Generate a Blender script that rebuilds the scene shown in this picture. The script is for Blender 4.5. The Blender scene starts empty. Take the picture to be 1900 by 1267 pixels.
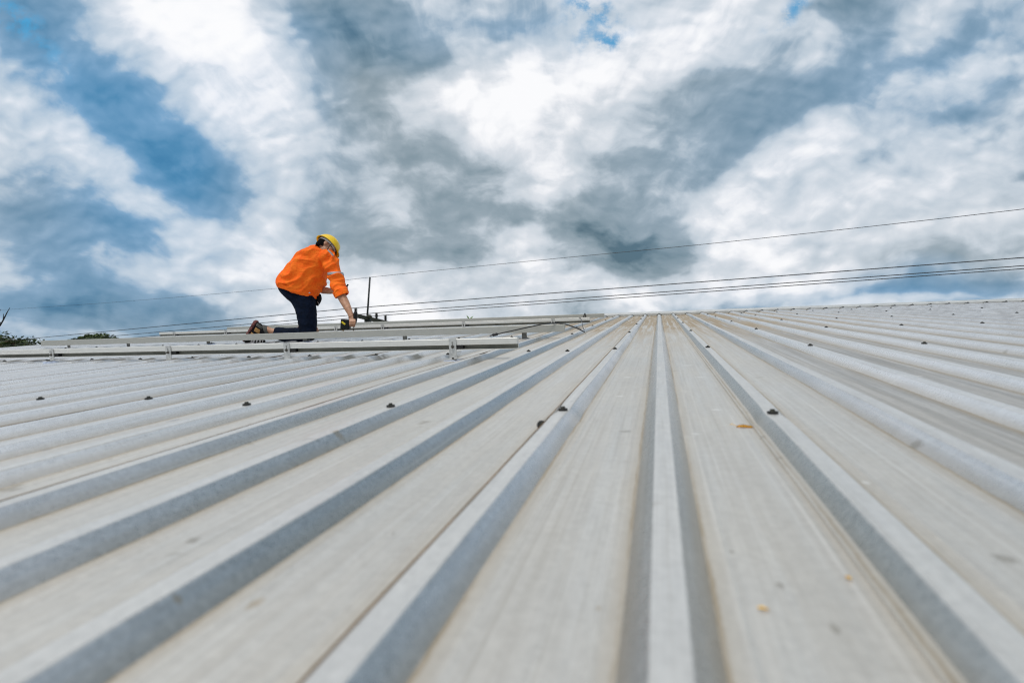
import bpy, bmesh, math, random
from mathutils import Vector, Matrix, noise as mnoise
random.seed(7)
sc = bpy.context.scene
COL = sc.collection
PI = math.pi

# ------------------------------------------------------------------ frame
# The roof slope has its own frame: u across the ribs, v up the slope, w off the sheet.
PITCH = math.radians(5.5)
ROOF = Matrix.Translation((0, 0, 6.0)) @ Matrix.Rotation(PITCH, 4, 'X')
CAMH = 0.3029
FPX = 940.0                      # focal length for a 1900 px wide frame
CR = Vector((0.959885, 0.277083, -0.042959))
CU = Vector((0.021630, 0.079581, 0.996594))
CB = Vector((0.279558, -0.957545, 0.070395))
CPOS = Vector((0, 0, CAMH))
RIDGE = 9.894
U0 = 0.003
S = 0.25

# ------------------------------------------------------------------ camera
cam = bpy.data.cameras.new('camera'); camo = bpy.data.objects.new('camera', cam); COL.objects.link(camo)
m = Matrix.Identity(4)
for i, a in enumerate((CR, CU, CB)):
    for j in range(3): m[j][i] = a[j]
m.translation = CPOS
camo.matrix_world = ROOF @ m
cam.sensor_width = 36.0
cam.lens = FPX / 1900 * 36.0
cam.clip_start = 0.02; cam.clip_end = 5000
cam.dof.use_dof = True
cam.dof.focus_distance = 4.2
cam.dof.aperture_fstop = 2.6
sc.camera = camo

def ray(px, py):                 # roof-frame direction with unit depth
    return CR * ((px - 950) / FPX) + CU * ((633.5 - py) / FPX) - CB
def CP(px, py, d):               # roof-frame point at a depth
    return CPOS + ray(px, py) * d
def at_v(px, py, v):
    r = ray(px, py); return CPOS + r * (v / r.y)
def at_w(px, py, w=0.0):
    r = ray(px, py); return CPOS + r * ((w - CAMH) / r.z)
R3 = ROOF.to_3x3()
def wray(px, py): return R3 @ ray(px, py)
def WP(px, py, d): return ROOF @ CP(px, py, d)

# ------------------------------------------------------------------ world
world = bpy.data.worlds.new('World'); sc.world = world; world.use_nodes = True
wt = world.node_tree; wt.nodes.clear()
class NT:
    def __init__(s, t): s.t = t
    def n(s, ty, **k):
        x = s.t.nodes.new(ty)
        for a, b in k.items(): setattr(x, a, b)
        return x
    def put(s, sock, v):
        if isinstance(v, bpy.types.NodeSocket): s.t.links.new(v, sock)
        elif v is not None: sock.default_value = v
    def m(s, op, a, b=None, c=None, clamp=False):
        x = s.n('ShaderNodeMath', operation=op, use_clamp=clamp)
        s.put(x.inputs[0], a); s.put(x.inputs[1], b); s.put(x.inputs[2], c)
        return x.outputs[0]
    def vm(s, op, a, b=None, sc_=None):
        x = s.n('ShaderNodeVectorMath', operation=op)
        s.put(x.inputs[0], a); s.put(x.inputs[1], b)
        if sc_ is not None: s.put(x.inputs['Scale'], sc_)
        return x.outputs['Value'] if op in ('DOT_PRODUCT', 'LENGTH', 'DISTANCE') else x.outputs[0]
    def xyz(s, x=0.0, y=0.0, z=0.0):
        c = s.n('ShaderNodeCombineXYZ'); s.put(c.inputs[0], x); s.put(c.inputs[1], y); s.put(c.inputs[2], z); return c.outputs[0]
    def sep(s, v):
        c = s.n('ShaderNodeSeparateXYZ'); s.put(c.inputs[0], v); return c.outputs
    def noise(s, v, scale, det=6, rough=.55, dist=0.0, lac=2.0, col=False):
        x = s.n('ShaderNodeTexNoise'); s.put(x.inputs['Vector'], v); x.inputs['Scale'].default_value = scale
        x.inputs['Detail'].default_value = det; x.inputs['Roughness'].default_value = rough
        x.inputs['Distortion'].default_value = dist; x.inputs['Lacunarity'].default_value = lac
        return x.outputs['Color'] if col else x.outputs['Fac']
    def rng(s, v, a, b, c=0.0, d=1.0, smooth=True):
        x = s.n('ShaderNodeMapRange', interpolation_type='SMOOTHSTEP' if smooth else 'LINEAR'); x.clamp = True
        s.put(x.inputs[0], v)
        for i, q in enumerate((a, b, c, d)): s.put(x.inputs[i + 1], q)
        return x.outputs[0]
    def ramp(s, v, stops):
        x = s.n('ShaderNodeValToRGB'); s.put(x.inputs[0], v); e = x.color_ramp.elements
        while len(e) < len(stops): e.new(0.5)
        for i, (p, c) in enumerate(stops): e[i].position = p; e[i].color = (*c, 1)
        return x.outputs[0]
    def mix(s, f, a, b, bt='MIX'):
        x = s.n('ShaderNodeMix', data_type='RGBA', blend_type=bt)
        s.put(x.inputs[0], f)
        s.put(x.inputs[6], (*a, 1) if isinstance(a, tuple) else a); s.put(x.inputs[7], (*b, 1) if isinstance(b, tuple) else b)
        return x.outputs[2]
    def mapping(s, v, loc=(0, 0, 0), rot=(0, 0, 0), scale=(1, 1, 1), ty='POINT'):
        x = s.n('ShaderNodeMapping', vector_type=ty); s.put(x.inputs[0], v)
        x.inputs[1].default_value = loc; x.inputs[2].default_value = rot; x.inputs[3].default_value = scale
        return x.outputs[0]

SUN_EL, SUN_AZ = math.radians(62), math.radians(205)   # behind the camera, to the left; azimuth clockwise from +Y
W_ = NT(wt)
Fh = wray(950, 400); Fh.z = 0; Fh.normalize()
Rh = Vector((Fh.y, -Fh.x, 0))
gen = W_.n('ShaderNodeTexCoord').outputs['Generated']
dF = W_.vm('DOT_PRODUCT', gen, tuple(Fh)); dR = W_.vm('DOT_PRODUCT', gen, tuple(Rh)); dZ = W_.sep(gen)[2]
den = W_.m('MAXIMUM', dF, 0.25)
sa = W_.m('DIVIDE', dR, den); se = W_.m('DIVIDE', dZ, den)
front = W_.rng(dF, 0.2, 0.5)
AE = W_.xyz(sa, se, 0.0)
# cloud-layer coordinates: the deck seen in perspective
lay = W_.m('ADD', W_.m('MAXIMUM', dZ, 0.0), 0.16)
PX = W_.m('DIVIDE', dR, lay); PY = W_.m('DIVIDE', dF, lay)
PL = W_.xyz(PX, W_.m('MULTIPLY', PY, 0.45), 0.0)
warpc = W_.noise(AE, 2.2, 2, .5, col=True)
warp = W_.vm('SUBTRACT', warpc, (0.5, 0.5, 0.5))
warpf = W_.vm('SUBTRACT', W_.noise(AE, 8.0, 3, .5, col=True), (0.5, 0.5, 0.5))
AEw = W_.vm('ADD', W_.vm('ADD', AE, W_.vm('SCALE', warp, sc_=0.20)), W_.vm('SCALE', warpf, sc_=0.075))
AEw = W_.vm('MULTIPLY', AEw, (1, 1, 0))

AMP = .64
def field(blobs, base):
    acc = base
    for (x, y, rx, ry, rot, amp) in blobs:
        d = wray(x, y); f = d.dot(Fh)
        mp = W_.mapping(AEw, (d.dot(Rh) / f, d.z / f, 0), (0, 0, math.radians(rot)), (rx * 1.75 / FPX, ry * 1.75 / FPX, 1), 'TEXTURE')
        g = W_.n('ShaderNodeTexGradient', gradient_type='SPHERICAL'); W_.put(g.inputs[0], mp)
        acc = W_.m('MULTIPLY_ADD', g.outputs['Fac'], amp * AMP, acc)
    return acc
LB = [
 # bright masses
 (280, 35, 190, 60, -18, .30), (400, 130, 130, 75, -45, .38), (470, 200, 90, 60, -40, .35), (540, 280, 60, 110, 5, .50), (520, 400, 60, 60, 0, .22),
 (860, 195, 110, 60, 10, .45), (740, 165, 80, 50, -20, .30), (1000, 190, 120, 85, 0, .40), (1090, 140, 110, 70, 0, .35), (930, 250, 120, 60, -20, .25),
 (1060, 250, 90, 70, 30, .30), (1250, 75, 120, 60, 10, .35), (1180, 60, 90, 60, 0, .25), (1390, 60, 90, 50, 30, .28), (1010, 340, 90, 40, 0, .12),
 (1060, 545, 380, 55, 4, .34), (720, 520, 230, 50, 0, .30), (960, 440, 90, 30, -10, .22), (520, 520, 180, 50, 0, .22),
 (100, 255, 110, 30, -20, .16), (240, 315, 110, 30, -30, .28), (340, 400, 110, 28, -25, .16), (360, 505, 150, 22, 0, .14),
 (1290, 400, 80, 50, 10, .45), (1360, 350, 90, 30, 35, .30), (1480, 300, 140, 35, 28, .38), (1610, 390, 260, 55, 0, .32), (1760, 320, 220, 45, 18, .32),
 (1690, 175, 230, 28, 32, .22), (1850, 60, 80, 30, 35, .15), (1400, 440, 120, 30, 0, .22), (1530, 130, 60, 40, 30, .22), (1300, 540, 300, 30, 2, .15),
 # dark masses
 (90, 470, 260, 110, 0, -.16),
 (150, 130, 220, 80, -42, -.48), (90, 330, 200, 60, -10, -.18), (270, 245, 150, 55, -35, -.34), (400, 320, 90, 80, -55, -.38), (50, 70, 60, 120, 25, -.30), (30, 190, 90, 50, -30, -.18),
 (60, 420, 150, 35, 0, -.25), (170, 395, 110, 25, -5, -.26), (60, 500, 130, 38, -5, -.28), (130, 580, 260, 50, -4, -.52), (330, 570, 110, 20, 0, -.14),
 (240, 470, 110, 20, -8, -.18), (500, 100, 75, 80, -40, -.22), (610, 170, 110, 95, -40, -.24), (700, 60, 190, 60, 0, -.20), (900, 40, 160, 45, 0, -.28),
 (680, 270, 150, 50, -18, -.32), (730, 345, 90, 35, 0, -.30), (890, 395, 170, 28, -4, -.40), (1130, 425, 150, 50, 0, -.46), (1170, 335, 90, 80, 45, -.34),
 (1260, 250, 170, 45, 42, -.34), (1350, 270, 110, 35, 45, -.28), (1390, 305, 80, 25, 48, -.30), (1290, 155, 110, 30, 35, -.30), (660, 450, 170, 40, 0, -.26),
 (1190, 480, 80, 25, 0, -.30), (1020, 300, 50, 40, 0, -.16), (420, 470, 80, 15, 0, -.12), (860, 120, 130, 30, -10, -.12),
 (1600, 110, 170, 40, 38, -.30), (1560, 170, 90, 50, 35, -.22), (1780, 60, 160, 35, 32, -.30), (1860, 150, 130, 35, 30, -.28), (1760, 200, 120, 30, 15, -.22),
 (1700, 470, 220, 24, 6, -.14), (1530, 470, 160, 20, 6, -.10), (1890, 312, 26, 8, 20, -.75), (1660, 546, 220, 13, 4, -.45), (1440, 555, 120, 9, 3, -.20), (1860, 520, 120, 18, 5, -.22)]
L0 = field(LB, 0.58)
f1 = W_.noise(PL, 1.3, 9, .52)
# billows: rounded fractal cells, lit from above; streaks of the deck run to the horizon
PW = W_.vm('ADD', AE, W_.vm('ADD', W_.vm('SCALE', warpf, sc_=0.06), W_.vm('SCALE', warp, sc_=0.10)))
PB = W_.mapping(PW, scale=(1.0, 1.5, 1.0))
def puff(v):
    x_ = W_.n('ShaderNodeTexVoronoi', feature='SMOOTH_F1'); x_.normalize = True; x_.inputs['Smoothness'].default_value = .5
    W_.put(x_.inputs['Vector'], v); x_.inputs['Scale'].default_value = 5.2; x_.inputs['Detail'].default_value = 2.0
    x_.inputs['Roughness'].default_value = .55; x_.inputs['Lacunarity'].default_value = 2.3
    return W_.m('SUBTRACT', 1.0, x_.outputs['Distance'])
f2 = puff(PB)
f2b = puff(W_.vm('ADD', PB, (0.010, -0.022, 0)))
relief = W_.m('SUBTRACT', f2, f2b)
cd_ = wray(985, 640); cf_ = cd_.dot(Fh); rel_ = W_.vm('SUBTRACT', PW, (cd_.dot(Rh) / cf_, cd_.z / cf_, 0))
rl_ = W_.vm('LENGTH', rel_); rn_ = W_.vm('NORMALIZE', rel_)
P3 = W_.vm('ADD', W_.vm('SCALE', rn_, sc_=.80), W_.xyz(0.0, 0.0, W_.m('MULTIPLY', rl_, .50)))
PS = W_.mapping(PW, scale=(1.0, 1.7, 1.0)); wr_ = W_.rng(rl_, .22, .75, 0.0, .72)
f3 = W_.m('ADD', W_.m('MULTIPLY', W_.noise(P3, 4.6, 9, .56), wr_), W_.m('MULTIPLY', W_.noise(PS, 4.6, 9, .57), W_.m('SUBTRACT', 1.0, wr_)))
f4 = W_.noise(PS, 22.0, 5, .55)
Lb = W_.m('ADD', W_.m('MULTIPLY', W_.m('SUBTRACT', L0, .60), front), .57)
Lb = W_.m('ADD', Lb, W_.m('MULTIPLY', W_.m('SUBTRACT', f1, .5), 1.1))
Lb = W_.m('ADD', Lb, W_.m('MULTIPLY', W_.m('SUBTRACT', f3, .5), 2.1))
Lb = W_.m('ADD', Lb, W_.m('MULTIPLY', W_.m('SUBTRACT', f2, .72), .75))
TR = 2.3
Lb = W_.m('ADD', Lb, W_.m('MULTIPLY', W_.m('SINE', W_.m('MULTIPLY', Lb, 2 * PI * TR)), .56 / (2 * PI * TR)))
Lm = W_.m('ADD', Lb, W_.m('ADD', W_.m('MULTIPLY', relief, .95), W_.m('MULTIPLY', W_.m('SUBTRACT', f4, .5), .20)))
# away from the view the deck is toned for reflections: duller low, brighter overhead
Lm = W_.m('SUBTRACT', Lm, W_.m('MULTIPLY', W_.m('SUBTRACT', 1.0, front), W_.rng(dZ, .35, .85, .16, -.22)))
Lm = W_.m('MULTIPLY', W_.m('ADD', Lm, .15), .80)
for v_, lo_, hi_, am_ in (((.45, .60, .66), .90, .985, -.30), ((.08, .45, .89), .88, .98, .22), ((.75, .25, .6), .85, .98, -.22)):  # sky patches, mostly out of view, added to shape the ribs' reflections
    wv_ = (R3 @ Vector(v_)).normalized()
    Lm = W_.m('MULTIPLY_ADD', W_.rng(W_.vm('DOT_PRODUCT', gen, tuple(wv_)), lo_, hi_), am_, Lm)
grey = W_.ramp(Lm, [(0.0, (.10, .17, .22)), (.20, (.20, .28, .335)), (.40, (.355, .43, .49)), (.60, (.56, .625, .69)), (.78, (.80, .825, .87)), (.95, (.96, .965, .985))])
blue = W_.ramp(Lm, [(0.0, (.04, .19, .38)), (.20, (.085, .26, .46)), (.42, (.20, .385, .60)), (.62, (.52, .63, .75)), (.80, (.82, .86, .93)), (1.0, (.98, .985, 1.0))])
BB = [(130, 160, 380, 220, -30, 1.4), (350, 300, 170, 150, 0, .7), (80, 560, 350, 130, 0, .9), (1750, 130, 420, 170, 20, .9), (1700, 550, 350, 40, 0, 1.1), (1000, 40, 320, 80, 0, .8), (500, 90, 110, 110, 0, .5)]
Bf = W_.m('MULTIPLY', field(BB, 0.0), 1.1, clamp=True)
cloud = W_.mix(Bf, grey, blue)
HB = [(1115, 40, 60, 55, 70, 1.0), (1125, 78, 24, 14, 0, .9), (1455, 22, 75, 22, 45, 1.2), (10, 20, 60, 60, -40, .9), (75, 90, 90, 28, -45, .8), (1095, 8, 22, 22, 0, .7), (1880, 45, 60, 14, 25, .5)]
H0 = field(HB, 0.0)
hn = W_.noise(AE, 20.0, 9, .66)
hole = W_.rng(W_.m('MULTIPLY', H0, W_.rng(hn, .34, .66, .0, 1.5)), .08, 1.25, 0.0, .88)
sky = W_.n('ShaderNodeTexSky', sky_type='NISHITA'); sky.sun_disc = False
sky.sun_elevation = SUN_EL; sky.sun_rotation = SUN_AZ
skyc = W_.vm('MULTIPLY', sky.outputs[0], (0.36, 1.75, 1.95))
cl10 = W_.vm('SCALE', cloud, sc_=10.0)
tot = W_.mix(hole, cl10, skyc)
# below the horizon: muted earth tone
tot = W_.mix(W_.rng(dZ, -0.06, -0.01, 1.0, 0.0), tot, (1.2, 1.35, 1.2))
bg = W_.n('ShaderNodeBackground'); W_.put(bg.inputs[0], tot); bg.inputs[1].default_value = 0.10
wo = W_.n('ShaderNodeOutputWorld'); W_.put(wo.inputs[0], bg.outputs[0])
world.cycles.sampling_method = 'MANUAL'; world.cycles.sample_map_resolution = 512

sun = bpy.data.lights.new('sun', 'SUN'); sun.energy = 1.85; sun.angle = math.radians(30); sun.color = (1.0, .95, .87)
suno = bpy.data.objects.new('sun', sun); COL.objects.link(suno)
sd = Vector((math.sin(SUN_AZ) * math.cos(SUN_EL), math.cos(SUN_AZ) * math.cos(SUN_EL), math.sin(SUN_EL)))
suno.rotation_euler = sd.to_track_quat('Z', 'Y').to_euler()
sc.view_settings.view_transform = 'Standard'; sc.view_settings.look = 'None'
sc.view_settings.exposure = 0.0; sc.view_settings.gamma = 1.0
sc.cycles.max_bounces = 4; sc.cycles.filter_width = 1.15

# ------------------------------------------------------------------ materials
def mat(name, col, rough=.5, metal=0.0, build=None, spec=None):
    mt = bpy.data.materials.new(name); mt.use_nodes = True
    nt = mt.node_tree; b = nt.nodes['Principled BSDF']; T = NT(nt)
    b.inputs['Base Color'].default_value = (*col, 1); b.inputs['Roughness'].default_value = rough; b.inputs['Metallic'].default_value = metal
    if spec is not None: b.inputs['Specular IOR Level'].default_value = spec
    if build: build(T, b)
    return mt
def vary(c, amt=.25, scale=20, bump=0.0, rough=None, bscale=None, stretch=(1, 1, 1)):
    def f(T, b):
        o = T.n('ShaderNodeTexCoord').outputs['Object']
        o = T.mapping(o, scale=stretch)
        n = T.noise(o, scale, 5, .6)
        T.put(b.inputs['Base Color'], T.mix(T.rng(n, .3, .7), tuple(x * (1 - amt) for x in c), tuple(min(1, x * (1 + amt)) for x in c)))
        if rough: T.put(b.inputs['Roughness'], T.rng(n, .3, .7, rough[0], rough[1]))
        if bump:
            bp = T.n('ShaderNodeBump'); bp.inputs['Strength'].default_value = bump; bp.inputs['Distance'].default_value = .004
            T.put(bp.inputs['Height'], T.noise(o, bscale or scale * 2, 4, .6)); T.put(b.inputs['Normal'], bp.outputs[0])
    return f
def M_(name, c, rough=.5, metal=0.0, amt=.15, scale=25, **k):
    return mat(name, c, rough, metal, vary(c, amt, scale, **k))

DK, TN, WH, BL = (.20, .18, .145), (.36, .27, .16), (.78, .775, .76), (.24, .26, .30)
SPOTS = [(1160, 801, 0, .020, .010, DK), (1448, 1087, 0, .006, .008, DK), (1549, 1167, 0, .005, .011, DK), (1357, 1024, 0, .004, .005, DK), (1447, 855, 0, .007, .007, DK), (1415, 815, 0, .008, .006, DK),
 (322, 768, .02, .012, .025, BL), (85, 820, .02, .010, .016, BL), (330, 1113, .02, .006, .005, TN), (627, 822, 0, .020, .016, TN), (475, 1120, 0, .010, .014, TN), (358, 1003, 0, .012, .012, DK), (1866, 1035, 0, .015, .012, DK),
 (1700, 830, 0, .012, .020, DK), (1330, 760, 0, .018, .012, WH), (1290, 806, 0, .010, .010, WH), (1606, 895, 0, .008, .009, WH), (1300, 700, 0, .022, .014, WH), (1150, 735, 0, .018, .012, WH), (1110, 1128, 0, .003, .004, TN), (730, 990, 0, .003, .005, DK), (1275, 678, 0, .03, .02, WH), (1165, 700, 0, .02, .016, WH)]
def roof_build(T, b):
    o = T.n('ShaderNodeTexCoord').outputs['Object']
    x, y, z = T.sep(o)
    k = T.m('DIVIDE', T.m('SUBTRACT', x, U0), S)
    fr = T.m('ABSOLUTE', T.m('SUBTRACT', k, T.m('ROUND', k)))          # 0 rib centre .. .5 pan centre
    frs = T.m('SUBTRACT', k, T.m('ROUND', k))
    long_ = T.xyz(T.m('MULTIPLY', x, 60.0), T.m('MULTIPLY', y, 1.1), 0.0)
    streak = T.noise(long_, 1.0, 6, .65)
    lfine = T.noise(T.xyz(T.m('MULTIPLY', x, 230.0), T.m('MULTIPLY', y, 5.0), 0.0), 1.0, 4, .6)
    blot = T.noise(o, 2.2, 7, .6)
    spang = T.noise(o, 130.0, 3, .7)
    vor = T.n('ShaderNodeTexVoronoi'); T.put(vor.inputs['Vector'], o); vor.inputs['Scale'].default_value = 95
    vcol = T.sep(vor.outputs['Color'])[0]
    flat = T.rng(z, .0, .022)                                           # 0 pan .. 1 rib top
    base = T.mix(streak, (.48, .472, .452), (.64, .635, .615))
    base = T.mix(T.m('MULTIPLY', T.rng(blot, .40, .72), .30), base, (.60, .58, .53))
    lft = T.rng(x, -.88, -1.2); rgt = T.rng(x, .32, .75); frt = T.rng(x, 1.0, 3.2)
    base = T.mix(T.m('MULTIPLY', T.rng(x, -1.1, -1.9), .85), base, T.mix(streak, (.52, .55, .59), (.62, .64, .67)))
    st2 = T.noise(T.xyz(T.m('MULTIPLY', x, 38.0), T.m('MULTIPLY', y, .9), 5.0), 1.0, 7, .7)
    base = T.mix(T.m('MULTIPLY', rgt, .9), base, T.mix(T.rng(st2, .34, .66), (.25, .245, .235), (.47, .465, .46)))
    base = T.mix(T.m('MULTIPLY', flat, T.m('ADD', .30, T.m('MULTIPLY', rgt, .5))), base, (.64, .65, .665))
    flank = T.m('MULTIPLY', T.rng(fr, .060, .072), T.rng(fr, .166, .174, 1.0, 0.0))     # rib sides toned apart from the pans: shading put into the colour
    flank = T.m('MULTIPLY', flank, T.m('SUBTRACT', 1.0, T.m('MULTIPLY', T.rng(x, .195, .197), T.rng(x, .2165, .2175, 1.0, 0.0))))
    bare = T.mix(T.noise(T.xyz(T.m('MULTIPLY', x, 14.0), T.m('MULTIPLY', y, 9.0), T.m('MULTIPLY', z, 40.0)), 1.0, 6, .65), (.38, .42, .46), (.56, .59, .63))
    bare = T.mix(T.rng(T.m('ABSOLUTE', T.m('SUBTRACT', x, .12)), .12, .42, .8, 0.0), bare, (.47, .47, .44))
    kv = T.noise(T.xyz(T.m('MULTIPLY', T.m('ROUND', k), 1.7), T.m('SIGN', frs), 0.0), 2.3, 1)
    bare = T.mix(T.m('MULTIPLY', T.rng(kv, .40, .62), .5), bare, (.60, .62, .645))
    bare = T.mix(T.m('MULTIPLY', T.m('ADD', lft, rgt, clamp=True), .85), bare, T.mix(rgt, (.66, .685, .72), (.67, .69, .72)))  # reflected sky on the outer rib sides painted as lighter colour
    base = T.mix(T.m('MULTIPLY', flank, .85), base, bare)
    base = T.mix(T.m('MULTIPLY', T.rng(lfine, .5, .75), .25), base, (.42, .40, .36))
    # spangle / grain
    g = T.m('ADD', T.m('MULTIPLY', T.m('SUBTRACT', vcol, .5), .09), T.m('ADD', T.m('MULTIPLY', T.m('SUBTRACT', spang, .5), T.m('ADD', .22, T.m('MULTIPLY', T.m('MULTIPLY', flank, T.m('SUBTRACT', 1.0, T.m('MAXIMUM', lft, rgt))), .30))), T.m('MULTIPLY', T.m('SUBTRACT', T.noise(T.xyz(T.m('MULTIPLY', x, 70.0), T.m('MULTIPLY', y, 5.0), 0.0), 1.0, 4, .6), .5), .26)))
    base = T.mix(1.0, base, T.xyz(T.m('ADD', g, 1.0), T.m('ADD', g, 1.0), T.m('ADD', g, 1.0)), 'MULTIPLY')
    # tan dust in the pans, thicker towards the ridge around the camera's bays
    up = T.rng(y, 2.4, 8.0)
    mid = T.rng(T.m('ABSOLUTE', T.m('SUBTRACT', x, -.1)), .6, 3.2, 1.0, 0.15)
    dn = T.rng(T.noise(T.xyz(T.m('MULTIPLY', x, 26.0), T.m('MULTIPLY', y, .8), 3.0), 1.0, 7, .68), .30, .62)
    dust = T.m('MULTIPLY', T.m('MULTIPLY', T.m('ADD', T.m('MULTIPLY', T.m('MULTIPLY', up, mid), 1.5), .17), dn), T.m('SUBTRACT', 1.0, flat), clamp=True)
    base = T.mix(T.m('MULTIPLY', dust, .95), base, (.31, .24, .155))
    rip = T.rng(T.noise(T.xyz(T.m('MULTIPLY', x, 16.0), T.m('MULTIPLY', y, 5.0), 2.0), 1.0, 5, .65, dist=.6), .38, .66)
    base = T.mix(T.m('MULTIPLY', T.m('MULTIPLY', T.m('ADD', .35, rip), frt), .62), base, (.36, .36, .37))
    # dirt line at the foot of each rib
    wob = T.m('MULTIPLY', T.m('SUBTRACT', T.noise(T.xyz(T.m('MULTIPLY', k, 3.0), T.m('MULTIPLY', y, 22.0), 0.0), 1.0, 5, .7), .5), .030)
    ed = T.m('ABSOLUTE', T.m('SUBTRACT', T.m('ADD', fr, wob), .180))
    eln = T.m('MULTIPLY', T.rng(ed, 0.002, .017, 1.0, 0.0), T.rng(T.noise(T.xyz(T.m('MULTIPLY', T.m('ROUND', k), 7.3), T.m('MULTIPLY', y, 3.0), T.m('SIGN', frs)), 1.0, 6, .7), .32, .62, .15, 1.0))
    base = T.mix(T.m('MULTIPLY', eln, .80), base, (.24, .175, .095))
    # a wide soft dust halo beside the rib
    hal = T.m('MULTIPLY', T.rng(fr, .17, .30, 1.0, 0.0), T.m('SUBTRACT', 1.0, flat))
    base = T.mix(T.m('MULTIPLY', hal, .40), base, (.44, .375, .28))
    # side-lap seam of every third sheet: dirt in the joint on the rib shoulder
    ks = T.m('SUBTRACT', T.m('DIVIDE', T.m('ADD', k, 1.0), 3.0), 0.0)
    fs = T.m('MULTIPLY', T.m('SUBTRACT', ks, T.m('ROUND', ks)), 3.0)     # in ribs from a seam rib
    sd_ = T.m('ABSOLUTE', T.m('ADD', fs, .070))
    sm = T.rng(sd_, .008, .015, 1.0, 0.0)
    base = T.mix(T.m('MULTIPLY', T.m('MULTIPLY', sm, T.rng(x, 0.1, .3, 1.0, 0.0)), T.rng(streak, .3, .6, .75, 1.0)), base, (.15, .085, .030))
    # dark smudges on the rib sides along the purlin row
    sv = T.rng(T.m('ABSOLUTE', T.m('SUBTRACT', y, T.m('ADD', 2.83, T.m('MULTIPLY', T.noise(T.xyz(T.m('ROUND', k), 0.0, 0.0), 3.1, 1), .12)))), .02, .12, 1.0, 0.0)
    sm2 = T.m('MULTIPLY', T.m('MULTIPLY', sv, T.rng(x, -.9, -1.3)), T.m('MULTIPLY', T.rng(frs, .03, .09), T.rng(frs, .17, .26, 1.0, 0.0)))
    sm2 = T.m('MULTIPLY', sm2, T.rng(T.noise(o, 9.0, 3, .6), .30, .48))
    base = T.mix(T.m('MULTIPLY', sm2, .85), base, (.14, .125, .095))
    # blotches and scuffs
    sc1 = T.rng(T.noise(o, 7.0, 4, .55), .665, .74)
    base = T.mix(T.m('MULTIPLY', sc1, .55), base, (.26, .235, .19))
    sc2 = T.rng(T.noise(T.mapping(o, (3.3, 1.2, 0)), 9.0, 5, .6), .68, .76)
    base = T.mix(T.m('MULTIPLY', sc2, .45), base, (.76, .75, .72))
    # water runs: long thin pale and dark streaks down the pans
    run = T.noise(T.xyz(T.m('MULTIPLY', x, 110.0), T.m('MULTIPLY', y, .55), 9.0), 1.0, 3, .6)
    base = T.mix(T.m('MULTIPLY', T.rng(run, .58, .70), .38), base, (.36, .34, .30))
    base = T.mix(T.m('MULTIPLY', T.rng(run, .42, .30), .30), base, (.74, .735, .72))
    # scuffs across the sheets further up
    cr = T.rng(T.noise(T.xyz(T.m('MULTIPLY', x, 5.0), T.m('MULTIPLY', y, 16.0), 7.0), 1.0, 5, .7), .60, .78)
    base = T.mix(T.m('MULTIPLY', cr, .40), base, (.70, .69, .66))
    # individual marks: droppings, mud spots and scrape marks where they lie on the sheets
    nn = T.m('MULTIPLY', T.m('SUBTRACT', T.noise(o, 120.0, 4, .65), .5), 1.5)
    for (px, py, w_, a1, a2, c_) in SPOTS:
        q = at_w(px, py, w_)
        e_ = T.vm('LENGTH', T.vm('MULTIPLY', T.vm('SUBTRACT', o, tuple(q)), (1 / a1, 1 / a2, 0)))
        base = T.mix(T.m('MULTIPLY', T.rng(T.m('ADD', e_, nn), .35, 1.05, 1.0, 0.0), .52), base, c_)
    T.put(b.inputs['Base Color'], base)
    T.put(b.inputs['Roughness'], T.m('ADD', T.m('SUBTRACT', T.rng(blot, .3, .7, .40, .50), T.m('MULTIPLY', flank, .17)), T.m('ADD', T.m('MULTIPLY', dust, .25), T.m('MULTIPLY', T.m('SUBTRACT', spang, .5), .25))))
    T.put(b.inputs['Metallic'], T.m('ADD', T.rng(dust, 0, .8, .42, .1), T.m('MULTIPLY', flank, T.m('SUBTRACT', .46, T.m('MULTIPLY', T.m('MAXIMUM', lft, rgt), .46))), clamp=True))
    bp = T.n('ShaderNodeBump'); bp.inputs['Strength'].default_value = .35; bp.inputs['Distance'].default_value = .0012
    T.put(bp.inputs['Height'], T.m('ADD', T.noise(T.mapping(o, scale=(1, .25, 1)), 60.0, 3, .6), T.m('MULTIPLY', streak, .5)))
    T.put(b.inputs['Normal'], bp.outputs[0])
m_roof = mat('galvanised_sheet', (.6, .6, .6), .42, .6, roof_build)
m_cap = M_('ridge_cap_metal', (.60, .60, .585), .42, .4, amt=.12, scale=9)
m_alu = M_('brushed_aluminium', (.74, .735, .71), .38, .35, amt=.06, scale=14, stretch=(1, 14, 14))
m_alu2 = M_('dull_aluminium', (.45, .45, .42), .45, .35, amt=.08, scale=14, stretch=(1, 14, 14))
m_slot = M_('shaded_slot_metal', (.25, .245, .21), .6, .2, amt=.2, scale=6)  # groove's inner faces: shade of the recess painted as darker metal
m_steel = M_('foot_steel', (.62, .62, .61), .42, .6, amt=.15, scale=60)
m_steel2 = M_('shaded_foot_steel', (.20, .20, .19), .6, .3, amt=.25, scale=60)  # rear feet: the rail's shadow on them painted as darker steel
m_bolt = M_('bolt_steel', (.16, .15, .135), .45, .8, amt=.3, scale=200)
m_rubber = M_('black_rubber', (.012, .012, .012), .6, 0, amt=.4, scale=80)
m_sealant = M_('blue_grey_sealant', (.36, .42, .55), .35, 0, amt=.2, scale=50, bump=.6, bscale=90)
m_screw = M_('weathered_screw', (.05, .05, .04), .55, .3, amt=.5, scale=150)
m_wall = M_('wall_metal', (.42, .43, .42), .55, .3)
m_ground = mat('grass_ground', (.06, .09, .03), .9, 0, vary((.07, .09, .035), .5, .25, bump=.3))
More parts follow.
